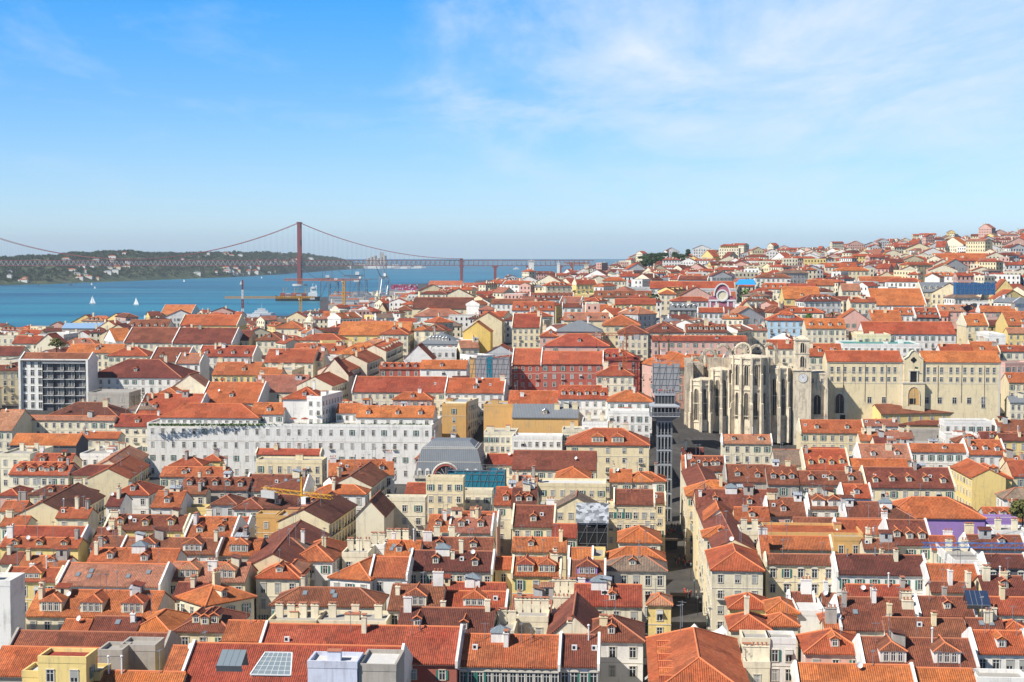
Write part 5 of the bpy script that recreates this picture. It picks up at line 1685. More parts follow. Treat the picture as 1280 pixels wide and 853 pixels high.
while Y < 2850:
    far = Y > 640
    step = 17 if Y < 640 else 18 if Y < 1000 else 22 if Y < 1300 else 28 if Y < 1700 else 36
    px = -60
    while px < 1340:
        if any(y0 < Y < y1 and x0 < px+8 and px < x1 for x0, x1, y0, y1 in ((178, 548, 498, 562), (0, 118, 480, 606), (845, 1035, 515, 592), (635, 765, 535, 640), (1040, 1260, 560, 640))): px += 12; continue
        w = rf.uniform(9, 24) if Y < 1400 else rf.uniform(11, 30)
        y = Y+rf.uniform(-4, 4); x = (px-640)/F*y; px += (w+rf.uniform(-1, 3.5))*F/y
        z = terr(x, y)
        if z < 4.5 or (z < 8 and rf.random() < .5): continue
        dp = rf.uniform(8, 13) if Y < 1000 else rf.uniform(6.5, 10); r = .45*math.hypot(w, dp)
        if in_street(x, y) or not gfree(x, y+dp/2, r, .95 if Y < 1000 else .85): continue
        if Y > 2200 and rf.random() < .25: continue
        if (1700 < Y < 2350 and 792 < px < 892) or (px < 425 and Y > 1180): continue
        k = rf.choice(['g', 'g', 'h', 'h', 'h', 'e', 'f'] if 640 < Y < 1000 else ['g', 'g', 'h', 'h', 'e', 'e', 'f', 'f'] if Y > 640 else ['g', 'g', 'h', 'h', 'f']); roof = rf.choice(ROOFW); wall = rf.choice(WALLW)
        if roof in 'wk' and k != 'f': roof = rf.choice('ork')
        if k == 'f': roof = rf.choice(['gr', 'gr', 'wr'])
        h = rf.uniform(8, 15) if 640 < Y < 1000 else rf.uniform(10, 19) if Y > 640 else rf.uniform(14, 17)
        if Y > 1300 and rf.random() < .06: h *= 1.5
        yaw = rf.choice([GY, GY, R(14), R(-22), R(60), R(-60)]) + rf.uniform(-.1, .1) if Y > 640 else GY
        d = Vector((math.cos(yaw), math.sin(yaw), 0)); c = Vector((x, y, 0))
        ft = []
        if k in 'gh' and rf.random() < .35: ft.append('D%d' % rf.randint(1, 4))
        if k == 'g' and rf.random() < .4: ft.append('P')
        add_building(c-d*w/2, c+d*w/2, z+h, dp, k, roof, wall, ft, h, math.tan(R(rf.uniform(20, 30))), 'fill'); gadd(Vector((x, y+dp/2, 0)), r)
    Y += step
print('buildings', NOTED, len(BLD))
V = []; Fs = []
for B in BLD:
    v, f = local_faces(B); n = len(V); V += v; Fs += [tuple(i+n for i in q) for q in f]
for o in (bpy.data.objects['ground'],):
    n = len(V); V += [v.co.copy() for v in o.data.vertices]; Fs += [tuple(i+n for i in p.vertices) for p in o.data.polygons]
bvh = BVHTree.FromPolygons(V, Fs)
def score(B):
    W, D, h, zt = B['W'], B['D'], B['hE'], ZTOP(B); n = 0; tot = 0
    for lx in (-.42, -.15, .15, .42):
        for ly, lz in ((-.0, h-1.2), (.02, h+.15), (.25, h+(zt-h)*.5+.2), (.5, zt+.25)):
            p = B['M'] @ Vector((lx*W, ly*D-.3*(ly == 0), lz)); tot += 1
            if inframe(p, 4) and visible(bvh, p, None, VIEWS[:1]): n += 1
    s = F/B['pc'].y; return n/tot*W*s*max(3, (zt-h+3)*s), n
for B in BLD: B['s'], B['n'] = score(B)
fill = sorted([B for B in BLD[NOTED:] if B['n'] > 0], key=lambda B: -B['s'])
noted = [B for B in BLD[:NOTED] if B['n'] > 0]
if DEBUG:
    for B in BLD[:NOTED]:
        if B['n'] == 0: print('HID', B['ln'], 'Y%d z%d' % (B['pc'].y, B['c'].z+B['hE']), 'D%.1f' % B['D'])
KEEP = 110
things = noted+fill[:KEEP]
rest = fill[KEEP:]
print('things', len(things), 'rest', len(rest), 'hidden fill', len(BLD)-NOTED-len(fill))
rr = random.Random(9)
for B in things: realise(B, bvh, rr)
# the smaller houses of the hillside, one mass
def mass(rest):
    b = MB(); mats = []; idx = {}
    def mi(m):
        if m.name not in idx: idx[m.name] = len(mats); mats.append(m)
        return idx[m.name]
    g = mi(M['glass'])
    for B in rest:
        wi = mi(M['w_'+B['wall']]); ri = mi(M.get(B['roof']) or M['w_'+B['roof']])
        w = walls(B['k'], B['W'], B['D'], B['hE'], B['ta'], -3); r, s = roofshape(B['k'], B['W'], B['D'], B['hE'], B['ta'])
        for src, m_ in ((w, wi), (r, ri)):
            n = len(b.v); b.v += [tuple(B['M'] @ Vector(v)) for v in src.v]; b.f += [tuple(i+n for i in f) for f in src.f]; b.m += [m_]*len(src.f)
        T = B['M']; nw = int(B['W']/2.6)
        for r_ in range(min(4, int(B['hE']/3.3))):
            z = B['hE']-2-r_*3.3
            for i in range(nw):
                x = (i+.5)/nw*B['W']-B['W']/2; b.box(x-.5, x+.5, -.06, .02, z-.8, z+.8, g, T)
            for i in range(int(B['D']/3)):
                y = (i+.5)*3; b.box(B['W']/2-.02, B['W']/2+.06, y-.5, y+.5, z-.8, z+.8, g, T); b.box(-B['W']/2-.06, -B['W']/2+.02, y-.5, y+.5, z-.8, z+.8, g, T)
        c = mi(M['w_i'])
        for _ in range(rr.choice([0, 1, 2])):
            x = rr.uniform(-.4, .4)*B['W']; y = rr.uniform(.3, .7)*B['D']; zt = ZTOP(B); b.box(x-.6, x+.6, y-.4, y+.4, B['hE'], zt+rr.uniform(.3, 1.4), c, T)
        if B['k'] in 'gh' and rr.random() < .4:
            n = rr.randint(1, 4)
            for i in range(n):
                x = ((i+.5)/n-.5)*B['W']*.75; b.box(x-.7, x+.7, B['D']*.08, B['D']*.3, B['hE']-.1, B['hE']+1.5, c, T); b.box(x-.45, x+.45, B['D']*.08-.05, B['D']*.09, B['hE']+.3, B['hE']+1.2, g, T)
    o = b.build('hillside_houses', mats); fixn(o.data); tag(o, 'dense mass of the smallest tiled houses covering the far hillside', 'houses', kind='stuff'); return o
if rest: mass(rest)
# ---- landmarks
lift, LP, LZ = iron_lift(); convent(); cream_convent(); theatre()
scaffold('scaffolding', 560, 631, 588, 622, 455, 6, M['teal'], 'scaffolding wrapped in teal netting beside the grey mansard theatre', 'scaffolding')
scaffold('scaffolding', 587, 637, 446, 482, 640, 6, M['greyn'], 'scaffolded building front with teal, tan and grey netting strips behind the orange roofs', 'scaffolding', strips=[M['w_o'], M['teal'], M['greyn']])
scaffold('scaffolding', 816, 849, 455, 492, 556, 5, M['greyn'], 'pale grey netting screen standing between the pink block and the gothic ruin', 'scaffolding')
scaffold('scaffolding', 1195, 1243, 353, 369, 850, 6, M['bluen'], 'bright blue netted scaffolding on the upper right hillside', 'scaffolding')
scaffold('scaffolding', 316, 352, 732, 790, 322, 5, M['greyn'], 'grey netted scaffolding over the street corner facade at lower left centre', 'scaffolding')
# silver roofed scaffold tower
sr, W_s, H_s = scaffold('scaffold_tower', 721, 759, 655, 684, 376, 7, M['black'], 'black scaffold box under a patchy silver tarpaulin roof', 'scaffolding')
m, nt, b = nmat('silver_tarpaulin'); vo = nt.nodes.new('ShaderNodeTexVoronoi'); vo.inputs['Scale'].default_value = .9; vo.distance = 'CHEBYCHEV'; nt.links.new(geo_pos(nt), vo.inputs['Vector'])
r_ = ramp(nt, [(.25, (.10,.11,.12)), (.75, (.42,.44,.46))]); nt.links.new(vo.outputs['Color'], r_.inputs[0]); nt.links.new(r_.outputs[0], b.inputs['Base Color']); b.inputs['Roughness'].default_value = .5; M['silver'] = m
b = MB(); q = Matrix.Translation((0, -1, H_s+.4)) @ Matrix.Rotation(R(26), 4, 'X'); b.box(-W_s/2-.3, W_s/2+.3, 0, 8.6, 0, .12, 0, q); b.build('tarpaulin_roof', [M['silver']], sr)
# tower cranes
p = at_y(781, 420, 632); p.z = terr(p.x, p.y); tower_crane(p, CAMZ-(421-HZ)/F*632-p.z, R(186), 17, 6, 'orange brown crane mast rising in front of the red palace block', 'crane_o', 'crane_o', 1.5, 0, .12)
p = at_z(378, 728, 14); tower_crane(p, at_y(378, 622, p.y).z-14, R(-35), 10.5, 14, 'yellow tower crane on a grey lattice mast among the lower left roofs', 'metal', 'crane_y', 1.3, 0, .08)
p = at_y(1302, 690, 330); p.z = terr(p.x, p.y); tower_crane(p, at_y(1302, 688, 330).z-p.z, R(178), 26, 8, 'blue crane jib reaching in over the roofs at the right edge', 'crane_b', 'crane_b', 1.4, 0, .08)
p = at_y(430, 388, 1560); p.z = terr(p.x, p.y); tower_crane(p, CAMZ-(351-HZ)/F*1560-p.z, R(176), 62, 16, 'tall yellow tower crane with a long level jib before the container port', 'crane_y', 'crane_o', 2.4, 0, .4)
p = at_y(376, 400, 1500); p.z = terr(p.x, p.y); tower_crane(p, CAMZ-(373-HZ)/F*1500-p.z, R(184), 74, 14, 'orange tower crane with its jib pointing left over the water', 'crane_y', 'crane_y', 2.2, 0, .35)
p = at_y(715, 345, 2600); p.z = terr(p.x, p.y); tower_crane(p, CAMZ-(330-HZ)/F*2600-p.z, R(10), 30, 14, 'small distant orange crane right of the white tower', 'crane_o', 'crane_o', 3, 0, .6)
# far port
pr_w = random.Random(6); M['foam'] = plain('foam', (.30,.42,.48), .7, 0, (.10,.25,.33), .05)
bridge(); ship()
for i, (px, Hc, Yc, bm, lb) in enumerate(((406, 66, 3050, True, 'blue grey port crane with a raised boom just right of the ship'), (417, 60, 2950, False, 'blue grey port crane with level boom, second from the ship'), (443, 78, 2900, True, 'tall port crane with its boom raised high, midway along the quay'), (453, 62, 3100, False, 'blue grey port crane with level boom right of the tallest one'), (480, 72, 3000, True, 'pale steel port crane nearest the magenta containers'))):
    gantry(px, 358, Hc, Yc, lb, 'crane_n' if i < 4 else 'metal', R((10, -8, 5, 170, 75)[i]), bm)
rp = random.Random(77)
b = MB()
for i in range(24):
    for j in range(3):
        for k in range(rp.randint(3, 6)): x0 = -30+i*2.7; b.box(x0, x0+2.5, j*7, j*7+6.1, k*2.6, k*2.6+2.5, 0 if rp.random() < .85 else 1)
p = at_z(504, 364, 3); o = b.build('container_stack', [M['magenta'], M['w_B']], None, p); tag(o, 'block of stacked magenta shipping containers on the quay', 'containers', kind='stuff')
b = MB()
for _ in range(330):
    px = rp.uniform(372, 620); y = rp.uniform(2050, 3400) if px > 440 else rp.uniform(2350, 3300); x = (px-640)/F*y; z = terr(x, y)
    if z < 2: continue
    w, d, h = rp.uniform(6, 34), rp.uniform(6, 18), rp.uniform(3, 13); k = rp.choice([0, 0, 1, 2, 2, 3, 4]); b.box(x-w/2, x+w/2, y, y+d, z-3, z+h, k)
    if rp.random() < .5: b.quad([(x-w/2-.4, y-.4, z+h), (x+w/2+.4, y-.4, z+h), (x+w/2+.4, y+d/2, z+h+2), (x-w/2-.4, y+d/2, z+h+2)], rp.choice([3, 4, 5]))
tag(b.build('port_sheds', [M['w_w'], M['w_g'], M['w_s'], M['metal'], M['k'], M['r']]), kind='stuff')
p = at_z(389, 352, 0)
# silos on the far shore, distance haze put into their grey wall colour
Ys = 9300; root = empty('grain_silos', ((471-640)/F*Ys, Ys, -drop(Ys)), 0, 'cluster of pale grain silos on the far shore right of the bridge tower', 'silos')
b = MB()
for i in range(6): b.lathe([(12, 0), (12, 62+(i % 3)*8), (0, 63+(i % 3)*8)], -50+i*20, 0, 14)
b.build('silo', [M['w_s']], root); b = MB(); b.box(-60, -20, -8, 20, 0, 40); b.box(20, 42, -8, 10, 60, 98); b.build('head_house', [M['w_s']], root)
b = MB()
for i in range(28):
    px = rp.uniform(450, 530); y = rp.uniform(9000, 9600); x = (px-640)/F*y; w = rp.uniform(15, 60); b.box(x-w/2, x+w/2, y, y+20, -drop(y)-3, -drop(y)+rp.uniform(5, 22), rp.choice([0, 1]))
tag(b.build('far_shore_sheds', [M['w_w'], M['w_g']]), kind='stuff')
# boats
for px, py, h, lb in ((115.5, 380, 16, 'large white sailboat, lower left of the pair nearest the city'), (170, 381.5, 15, 'white sailboat nearest the yellow roofed house on the shore'), (88, 357, 14, 'white sailboat in front of the shore houses, largest of the distant ones'), (48, 357, 9, 'small white sailboat furthest left on the river'), (118.5, 361, 8, 'tiny white sailboat in the middle of the far channel'), (114.5, 356.5, 8, 'tiny white sail close under the wooded cliffs'), (230, 352.5, 10, 'small white sailboat in mid river below the bridge deck'), (301.5, 356, 13, 'white sailboat left of the docked container ship'), (327, 348, 8, 'tiny white sail beyond the ship near the bridge tower')):
    sailboat(px, py, h, lb)
def ferry(px, py, s, label):
    p = hitsea(px, py); root = empty('motor_boat', p, R(12), label, 'boat'); root.scale = (s, s, s)
    b = MB(); b.prism([(-14,-4,0),(10,-4,0),(16,0,0),(10,4,0),(-14,4,0)], (0,0,3)); b.build('hull', [M['white']], root)
    b = MB(); b.box(-11, 6, -3, 3, 3, 6); b.box(-7, 3, -2.6, 2.6, 6.01, 8.5); b.bar((-2,0,8.5), (-2,0,15), .25); b.build('cabin', [M['white']], root)
ferry(329, 394, 1.2, 'white motor ship moored at the near end of the quay'); ferry(646, 337, 1.4, 'dark little ship on the open water left of the white tower')
# foam trails of the boats
for px0, px1, py in ((128, 330, 365.2), (120, 190, 366), (5, 24, 360.5), (196, 300, 372)):
    a, c = hitsea(px0, py), hitsea(px1, py); b = MB(); n = 24
    for i in range(n):
        t0, t1 = i/n, (i+.8)/n; P_, Q_ = a.lerp(c, t0), a.lerp(c, t1); w_ = pr_w.uniform(2, 9)
        for q in (P_, Q_): q.z = -drop(math.hypot(q.x, q.y))+.25
        b.quad([P_+Vector((0,-w_,0)), Q_+Vector((0,-w_,0)), Q_+Vector((0,w_,0)), P_+Vector((0,w_,0))])
    tag(b.build('foam_trail', [M['foam']]), kind='stuff')
# white tower, pillars, monuments in the distance
def pillar(px, py0, py1, Y, w, mat, name, label, cat, cap=True):
    p = at_y(px, py1, Y); root = empty(name, p, 0, label, cat); H = (py1-py0)/F*Y
    b = MB(); b.box(-w/2, w/2, -w/2, w/2, -25, H); b.build('shaft', [M[mat]], root)
    if cap: b = MB(); b.box(-w*.6, w*.6, -w*.6, w*.6, H, H+1.2); b.bar((0,0,H), (0,0,H+6), .4, 0); b.build('cap', [M[mat]], root)
pillar(664, 327, 350, 2500, 8.5, 'w_w', 'signal_tower', 'slim square white tower standing before the water at the right end of the bridge', 'tower')
pillar(698, 330, 350, 2700, 5, 'w_w', 'viaduct_pillar', 'white pillar right of the slim square tower', 'pillar')
pillar(733, 331, 346, 2800, 8, 'w_i', 'viaduct_pillar', 'short pale pillar, further right of the white pillar', 'pillar')
p = at_y(837.5, 353, 1600); root = empty('radio_mast', p, 0, 'white lattice radio mast in front of the wooded hill', 'mast'); b = MB(); lattice(b, (0,0,-12), (0,0,34), 1.8, 2.4, .28); b.build('mast', [M['white']], root)
# red and white chimney / crane mast by the river
p = at_y(303.5, 395, 1450); root = empty('river_mast', p, 0, 'red and white lattice mast at the edge of the river', 'mast'); b = MB()
for i in range(6): lattice(b, (0,0,-20+i*9), (0,0,-11+i*9), 2.6-i*.35, 3, .35, i % 2)
b.build('mast', [M['white'], M['bridge']], root)
# raspberry church front
Yc = 848; c = at_y(902.5, 396, Yc); sC = Yc/F; root = empty('church', c, GY, 'raspberry pink church front with a round white window and white pilasters', 'church')
b = MB(); hw = 16*sC; b.box(-hw, hw, 0, 12, -20, 12*sC*1.0+4); P = [(-hw, 0, 9.3), (hw, 0, 9.3), (hw, 0, 11)]
for i in range(13): t = math.pi*i/12; P.append((.62*hw*math.cos(t), 0, 11.6+6.6*math.sin(t)))
P.append((-hw, 0, 11)); b.prism(P, (0, 1.5, 0)); o = b.build('wall', [M['pinkwall']], root); fixn(o.data)
b = MB()
for x in (-hw+.6, -hw*.45, hw*.45, hw-.6): b.box(x-.45, x+.45, -.3, -.003, -20, 9)
b.box(-hw-.3, hw+.3, -.5, -.31, 8.6, 9.5); b.box(-hw-.3, hw+.3, -.5, -.31, -.6, .2)
for i in range(12):
    a, d = math.pi*i/12, math.pi*(i+1)/12; b.bar((.64*hw*math.cos(a), -.3, 11.6+6.8*math.sin(a)), (.64*hw*math.cos(d), -.3, 11.6+6.8*math.sin(d)), .5)
for i in range(20):
    a, d = 2*math.pi*i/20, 2*math.pi*(i+1)/20; b.bar((3*math.cos(a), -.35, 11.8+3*math.sin(a)), (3*math.cos(d), -.35, 11.8+3*math.sin(d)), .55)
b.build('stonework', [M['white']], root)
b = MB(); b.prism([(2.6*math.cos(i*.314), -.05, 11.8+2.6*math.sin(i*.314)) for i in range(20)], (0, -.2, 0)); b.build('round_window', [M['w_i']], root)
for x in (-hw*.7, 0, hw*.7):
    for z in (3, -5): link('window', win_mesh(1.3, 2.6, 'A'), root, (x, -.02, z))
# glass pyramid
Yp = 1080; c = at_y(805.5, 356, Yp); root = empty('glass_pyramid', c, GY, 'dark glass pyramid with white ribs on top of a flat roofed block', 'glass pyramid'); s = Yp/F; hw = 16*s; hh = 13*s
Q = [(-hw,-hw*.7,0),(hw,-hw*.7,0),(hw,hw*.7,0),(-hw,hw*.7,0)]; T = (0,0,hh); b = MB()
for i in range(4): b.quad([Q[i], Q[(i+1) % 4], T])
b.quad(Q[::-1]); b.build('glazing', [M['glass2']], root); b = MB()
for i in range(4):
    A, C = Vector(Q[i]), Vector(Q[(i+1) % 4]); b.bar(A, T, .28)
    for k in range(1, 6): t = k/6; b.bar(A.lerp(Vector(T), t), C.lerp(Vector(T), t), .14); b.bar(A.lerp(C, t), Vector(T).lerp(A.lerp(C, t), .12), .12)
b.build('ribs', [M['white']], root); b = MB(); b.box(-hw-2, hw+2, -hw*.7-2, hw*.7+2, -22, -.02); b.build('base_block', [M['w_n']], root)
# bell tower with onion top near the dark tree
def belfry(px, py0, py1, Y, label, w=6.5):
    c = at_y(px, py1, Y); H = (py1-py0)/F*Y; root = empty('bell_tower', c, GY, label, 'bell tower'); b = MB(); h1 = H*.62
    b.box(-w/2, w/2, -w/2, w/2, -18, h1); b.box(-w/2-.35, w/2+.35, -w/2-.35, w/2+.35, h1, h1+.5); b.box(-w/2-.25, w/2+.25, -w/2-.25, w/2+.25, h1*.35, h1*.35+.4)
    b.lathe([(w*.42, h1+.5), (w*.42, h1+1.6), (w*.34, h1+2.6), (w*.2, h1+3.4), (w*.16, h1+4.2), (w*.2, h1+4.6), (.25, h1+5.8), (.08, H)], 0, 0, 10)
    for a in (-1, 1):
        for c2 in (-1, 1): b.bar((a*(w/2-.3), c2*(w/2-.3), h1+.5), (a*(w/2-.3), c2*(w/2-.3), h1+2), .35, 0, 4, .05)
    b.build('tower_body', [M['w_i']], root)
    b = MB(); lancet(b, 0, w*.3, h1*.45, h1*.9, 0, 1, 0); b.build('belfry_opening', [M['w_w'], M['black']], root, (0, -w/2-.02, 0))
belfry(388, 388, 428, 900, 'white baroque bell tower with a small cupola left of the orange church roof')
belfry(472, 366, 378, 1500, 'little white church turret in front of the port', 5)
# blue dome / blue tarpaulins
p = at_y(933, 356, 1000); root = tag(MB().build('x', []), 'x', 'x'); bpy.data.objects.remove(root)
b = MB(); b.quad([(-6,-2,0),(6,-2,0),(5,2,3.5),(-4.5,2,3.5)]); b.quad([(6,-2,0),(7,5,0),(5,2,3.5)]); b.quad([(-6,-2,0),(-4.5,2,3.5),(-7,5,0)]); b.quad([(-4.5,2,3.5),(5,2,3.5),(7,5,0),(-7,5,0)]); b.quad([(-6,-2,0),(-7,5,0),(7,5,0),(6,-2,0)])
o = b.build('tarpaulin', [M['tarp']], None, p); o.rotation_euler.z = GY; tag(o, 'light blue sheeted roof tent right behind the raspberry church', 'tarpaulin')
# crumpled blue sheet on a left roof
p = at_y(101, 655, 385); b = MB(); rr2 = random.Random(4); n = 7; G = [[Vector((-1.7+3.4*i/(n-1)+rr2.uniform(-.2,.2), rr2.uniform(-.15,.5), 2.9*j/(n-1)*(.75+.25*math.sin(i*1.7)))) for j in range(n)] for i in range(n)]
for i in range(n-1):
    for j in range(n-1): b.quad([G[i][j], G[i+1][j], G[i+1][j+1], G[i][j+1]]); b.quad([G[i][j]+Vector((0,.25,0)), G[i][j+1]+Vector((0,.25,0)), G[i+1][j+1]+Vector((0,.25,0)), G[i+1][j]+Vector((0,.25,0))])
o = b.build('blue_sheet', [M['tarp']], None, p); tag(o, 'crumpled bright blue sheet hung over a roof on the left', 'tarpaulin')
# white peaked tents
def tent(px, py0, py1, Y, w, label):
    p = at_y(px, py1, Y); H = (py1-py0)/F*Y; root = empty('tent', p, 0, label, 'tent', 'white peaked tents at the end of the street'); b = MB(); n = 12; k = 6
    rings = []
    for j in range(k+1):
        t = j/k; r_ = 1-t; z = H*(t**2.2) ; ring = []
        for i in range(n*2):
            a = 2*math.pi*i/(n*2); q = max(abs(math.cos(a)), abs(math.sin(a))); ring.append((w/2*r_*math.cos(a)/q**.5+.0, w/2*r_*math.sin(a)/q**.5, z+(.25*(1-t) if i % 6 == 0 else 0)))
        rings.append(ring)
    for a, c in zip(rings, rings[1:]):
        for i in range(n*2): j = (i+1) % (n*2); b.quad([a[i], a[j], c[j], c[i]])
    b.build('canopy', [M['white']], root); b = MB()
    for sx in (-1, 1):
        for sy in (-1, 1): b.bar((sx*w*.40, sy*w*.40, -16), (sx*w*.40, sy*w*.40, .3), .07)
    b.bar((0,0,-16), (0,0,H), .08); b.build('poles', [M['metal']], root)
tent(868, 779, 795, 300, 9, 'white peaked tent left of the orange pyramid roof ridge'); tent(903, 781, 794, 300, 7, 'white peaked tent right of the orange pyramid roof ridge')
# solar panels, roof glass on the near roofs
def panel(px, py, Y, w, l, tilt, mat, label, name='roof_panel', cat='roof panel', z=0):
    p = at_y(px, py, Y); b = MB(); q = Matrix.Rotation(R(tilt), 4, 'X'); b.box(-w/2, w/2, 0, l, 0, .1, 0, q); b.box(-w/2-.08, w/2+.08, -.08, 0, -.9, .12, 1, q)
    for i in range(1, int(w/.9)): x = -w/2+i*.9; b.box(x-.04, x+.04, 0, l, .1, .13, 1, q)
    b.box(-w/2, w/2, l-.2, l-.05, -1.5-l*.3, 0, 1, q)
    o = b.build(name, [M[mat], M['metal']], None, p); o.rotation_euler.z = GY; tag(o, label, cat)
M['solar'] = plain('solar_cells', (.03,.05,.10), .25)
panel(1224, 757, 277, 4.2, 3.6, 35, 'solar', 'tilted blue black solar panel on the right hand roofs')
panel(286, 833, 214, 3.6, 3.6, 24, 'glass2', 'dark framed glass hatch on the big orange roof at lower left')
# glazed pyramid lantern of the bottom orange roof
p = at_y(338, 842, 212); root = empty('roof_glazing', p, GY, 'pale glazed roof hollow with white wire frame in the bottom orange roof', 'roof glazing'); b = MB(); Q = [(-2.9,0,-.2),(2.9,0,-.2),(2.2,4.2,1.9),(-1.7,4.2,1.9)]
b.quad(Q); b.quad([Vector(v)+Vector((0,.15,-.3)) for v in Q][::-1]); b.build('glass', [M['glass2']], root); b = MB()
for i in range(4): b.bar(Q[i], Q[(i+1) % 4], .12)
for i in range(1, 6): t = i/6; b.bar(Vector(Q[0]).lerp(Vector(Q[1]), t), Vector(Q[3]).lerp(Vector(Q[2]), t), .04)
for i in range(1, 5): t = i/5; b.bar(Vector(Q[0]).lerp(Vector(Q[3]), t), Vector(Q[1]).lerp(Vector(Q[2]), t), .04)
b.build('glazing_frame', [M['white']], root)
# red parasols on the roof terrace
for px in (367, 381):
    p = at_y(px, 529.5, 564); root = empty('parasol', p, 0, ('left' if px < 370 else 'right')+' hand of the two red parasols on the planted roof terrace', 'parasol', 'red parasols on the roof terrace')
    b = MB(); b.bar((0,0,-.3), (0,0,2.3), .05); b.build('pole', [M['white']], root); b = MB(); b.lathe([(1.6, 1.7), (.8, 2.05), (0, 2.3)], 0, 0, 8); b.lathe([(1.55, 1.66), (0, 2.2)], 0, 0, 8); b.build('canopy', [M['m']], root)
# planting of the long roof terrace
b = MB(); rg = random.Random(8)
for i in range(900):
    px = rg.uniform(187, 537); p = at_y(px, 532.5, 561.2+rg.random()*1.4); s = rg.uniform(.1, .3)*(1 if px < 420 or rg.random() < .4 else .6)
    for k in range(3):
        a = rg.uniform(0, 3.14); d = Vector((math.cos(a), math.sin(a), 0))*s; c = p+Vector((rg.uniform(-.3,.3), rg.uniform(-.3,.3), rg.uniform(-.1,.6))); b.quad([c-d, c+d, c+d+Vector((0,0,s*1.6)), c-d+Vector((0,0,s*1.4))])
tag(b.build('terrace_planting', [M['fol3']]), kind='stuff')
# trees
def T(px, py, h, Y, kind, mat, label, seed=1, sx=1, group=None):
    p = at_y(px, py, Y); p.z = terr(p.x, p.y) if Y > 700 else p.z; return tree(p, h, kind, mat, label, 'tree', group, seed, sx)
T(412, 416, 12, 880, 'round', 'fol', 'broad dark green tree right of the white baroque bell tower', 1, 1.5)
T(404, 417, 9, 875, 'round', 'fol2', 'lower olive tree against the foot of the white baroque bell tower', 2, 1.2)
g = 'trees on the wooded hill top'
for i, (px, py, h, kind, sd, sx, lb) in enumerate(((806, 331, 17, 'pine', 3, 1.2, 'umbrella pine at the left end of the wooded hill'), (816, 329, 19, 'pine', 4, 1.2, 'umbrella pine second from the left on the wooded hill'), (828, 328, 20, 'pine', 3, 1.3, 'umbrella pine left of the radio mast on the hill'), (843, 329, 19, 'round', 1, 1.2, 'round dark tree right of the radio mast on the hill'), (851, 330, 17, 'pine', 4, 1.2, 'umbrella pine between the radio mast and the cypress'), (860, 330, 22, 'cypress', 5, 1.5, 'tall dark cypress standing alone on the skyline'), (866, 332, 14, 'round', 2, 1.2, 'low round tree at the foot of the tall cypress'), (812, 341, 17, 'round', 1, 1.5, 'dark tree below the pines at the left of the hill'), (824, 341, 18, 'round', 2, 1.6, 'broad dark tree directly below the middle pines'), (803, 340, 14, 'round', 2, 1.5, 'dark round tree at the lower left edge of the wood'), (860, 335, 13, 'round', 1, 1.9, 'broad dark tree below the tall cypress'), (872, 335, 13, 'round', 2, 1.9, 'broad dark tree just right below the tall cypress'), (884, 334, 11, 'round', 1, 1.9, 'dark tree at the right end of the wood'))):
    T(px, py, h*1.1, 2150 if py < 338 else 1880, kind, 'fol', lb, sd, sx, g)
T(783, 345, 12, 1700, 'round', 'fol2', 'rounded olive tree left of the glass pyramid', 2, 1.3); T(704, 345, 11, 2000, 'round', 'fol2', 'round tree beside the small orange crane', 1, 1.6)
T(864, 343, 14, 1500, 'cypress', 'fol', 'small cypress among houses under the wooded hill', 5, 1.8)
T(975, 318, 17, 2300, 'round', 'fol', 'dark tree clump on the skyline right of centre', 1, 1.5); T(968, 319, 12, 2300, 'round', 'fol', 'lower dark tree left of the skyline clump', 2, 1.6); T(984, 319, 13, 2250, 'round', 'fol', 'dark tree just right of the skyline clump', 2, 1.6)
T(1123, 307, 16, 2350, 'round', 'fol', 'single dark round tree on the ridge at upper right', 1, 1.2); T(1046, 310, 12, 2350, 'cypress', 'fol', 'small dark conifer on the ridge', 5, 2)
T(1010, 398, 14, 790, 'round', 'fol3', 'leafy green tree behind the light blue building', 2, .9); T(1040, 398, 14, 800, 'palm', 'fol', 'tall palm standing between the pink gable and yellow houses', 6, .8)
T(1278, 664, 8.5, 372, 'round', 'fol2', 'yellow green tree at the right edge beside the pale yellow corner block', 2, 1.1)
T(177, 516, 9, 610, 'bare', 'fol', 'bare brown tree on the left below the pale block with eleven windows', 9, 1.5); T(168, 516, 8, 606, 'bare', 'fol', 'bare brown tree, left one of the pair', 10, 1.4)
T(71, 441, 7, 690, 'round', 'fol2', 'olive bush tree above the modern block', 1, 1.5)
T(824, 448, 13, 640, 'bare', 'fol', 'bare winter tree behind the netting screen', 9, 1.3); T(836, 446, 13, 650, 'bare', 'fol', 'bare winter tree left of the ruined arches', 10, 1.3)
T(81, 518, 4, 590, 'palm', 'fol', 'small palm at the foot of the modern block', 6, 1.2)
# people in the street
PM = [person_mesh(i) for i in range(5)]
pl = []
pr = random.Random(12)
for i in range(16): pl.append((pr.uniform(828, 851), pr.uniform(660, 672)))
for i in range(13): pl.append((pr.uniform(842, 862), pr.uniform(700, 712)))
for i in range(10): pl.append((pr.uniform(855, 874), pr.uniform(740, 752)))
pl.sort()
for i, (px, py) in enumerate(pl):
    p = at_z(px, py, 14.0); o = link('person', PM[i % 5][0], None, p, pr.uniform(0, 6.28)); s = pr.uniform(.95, 1.08); o.scale = (s, s, s)
    tag(o, 'pedestrian walking in the narrow street leading to the iron lift', 'person', 'people walking in the street')
for i in range(7):
    p = lift.matrix_basis @ Vector((-2.6+i*.85, 1.3 if i % 2 else 2.2, LZ-14+.0)); o = link('person', PM[(i*2) % 5][0], None, p, pr.uniform(0, 6)); tag(o, 'visitor standing on the roof deck of the iron lift', 'person', 'visitors on top of the iron lift')
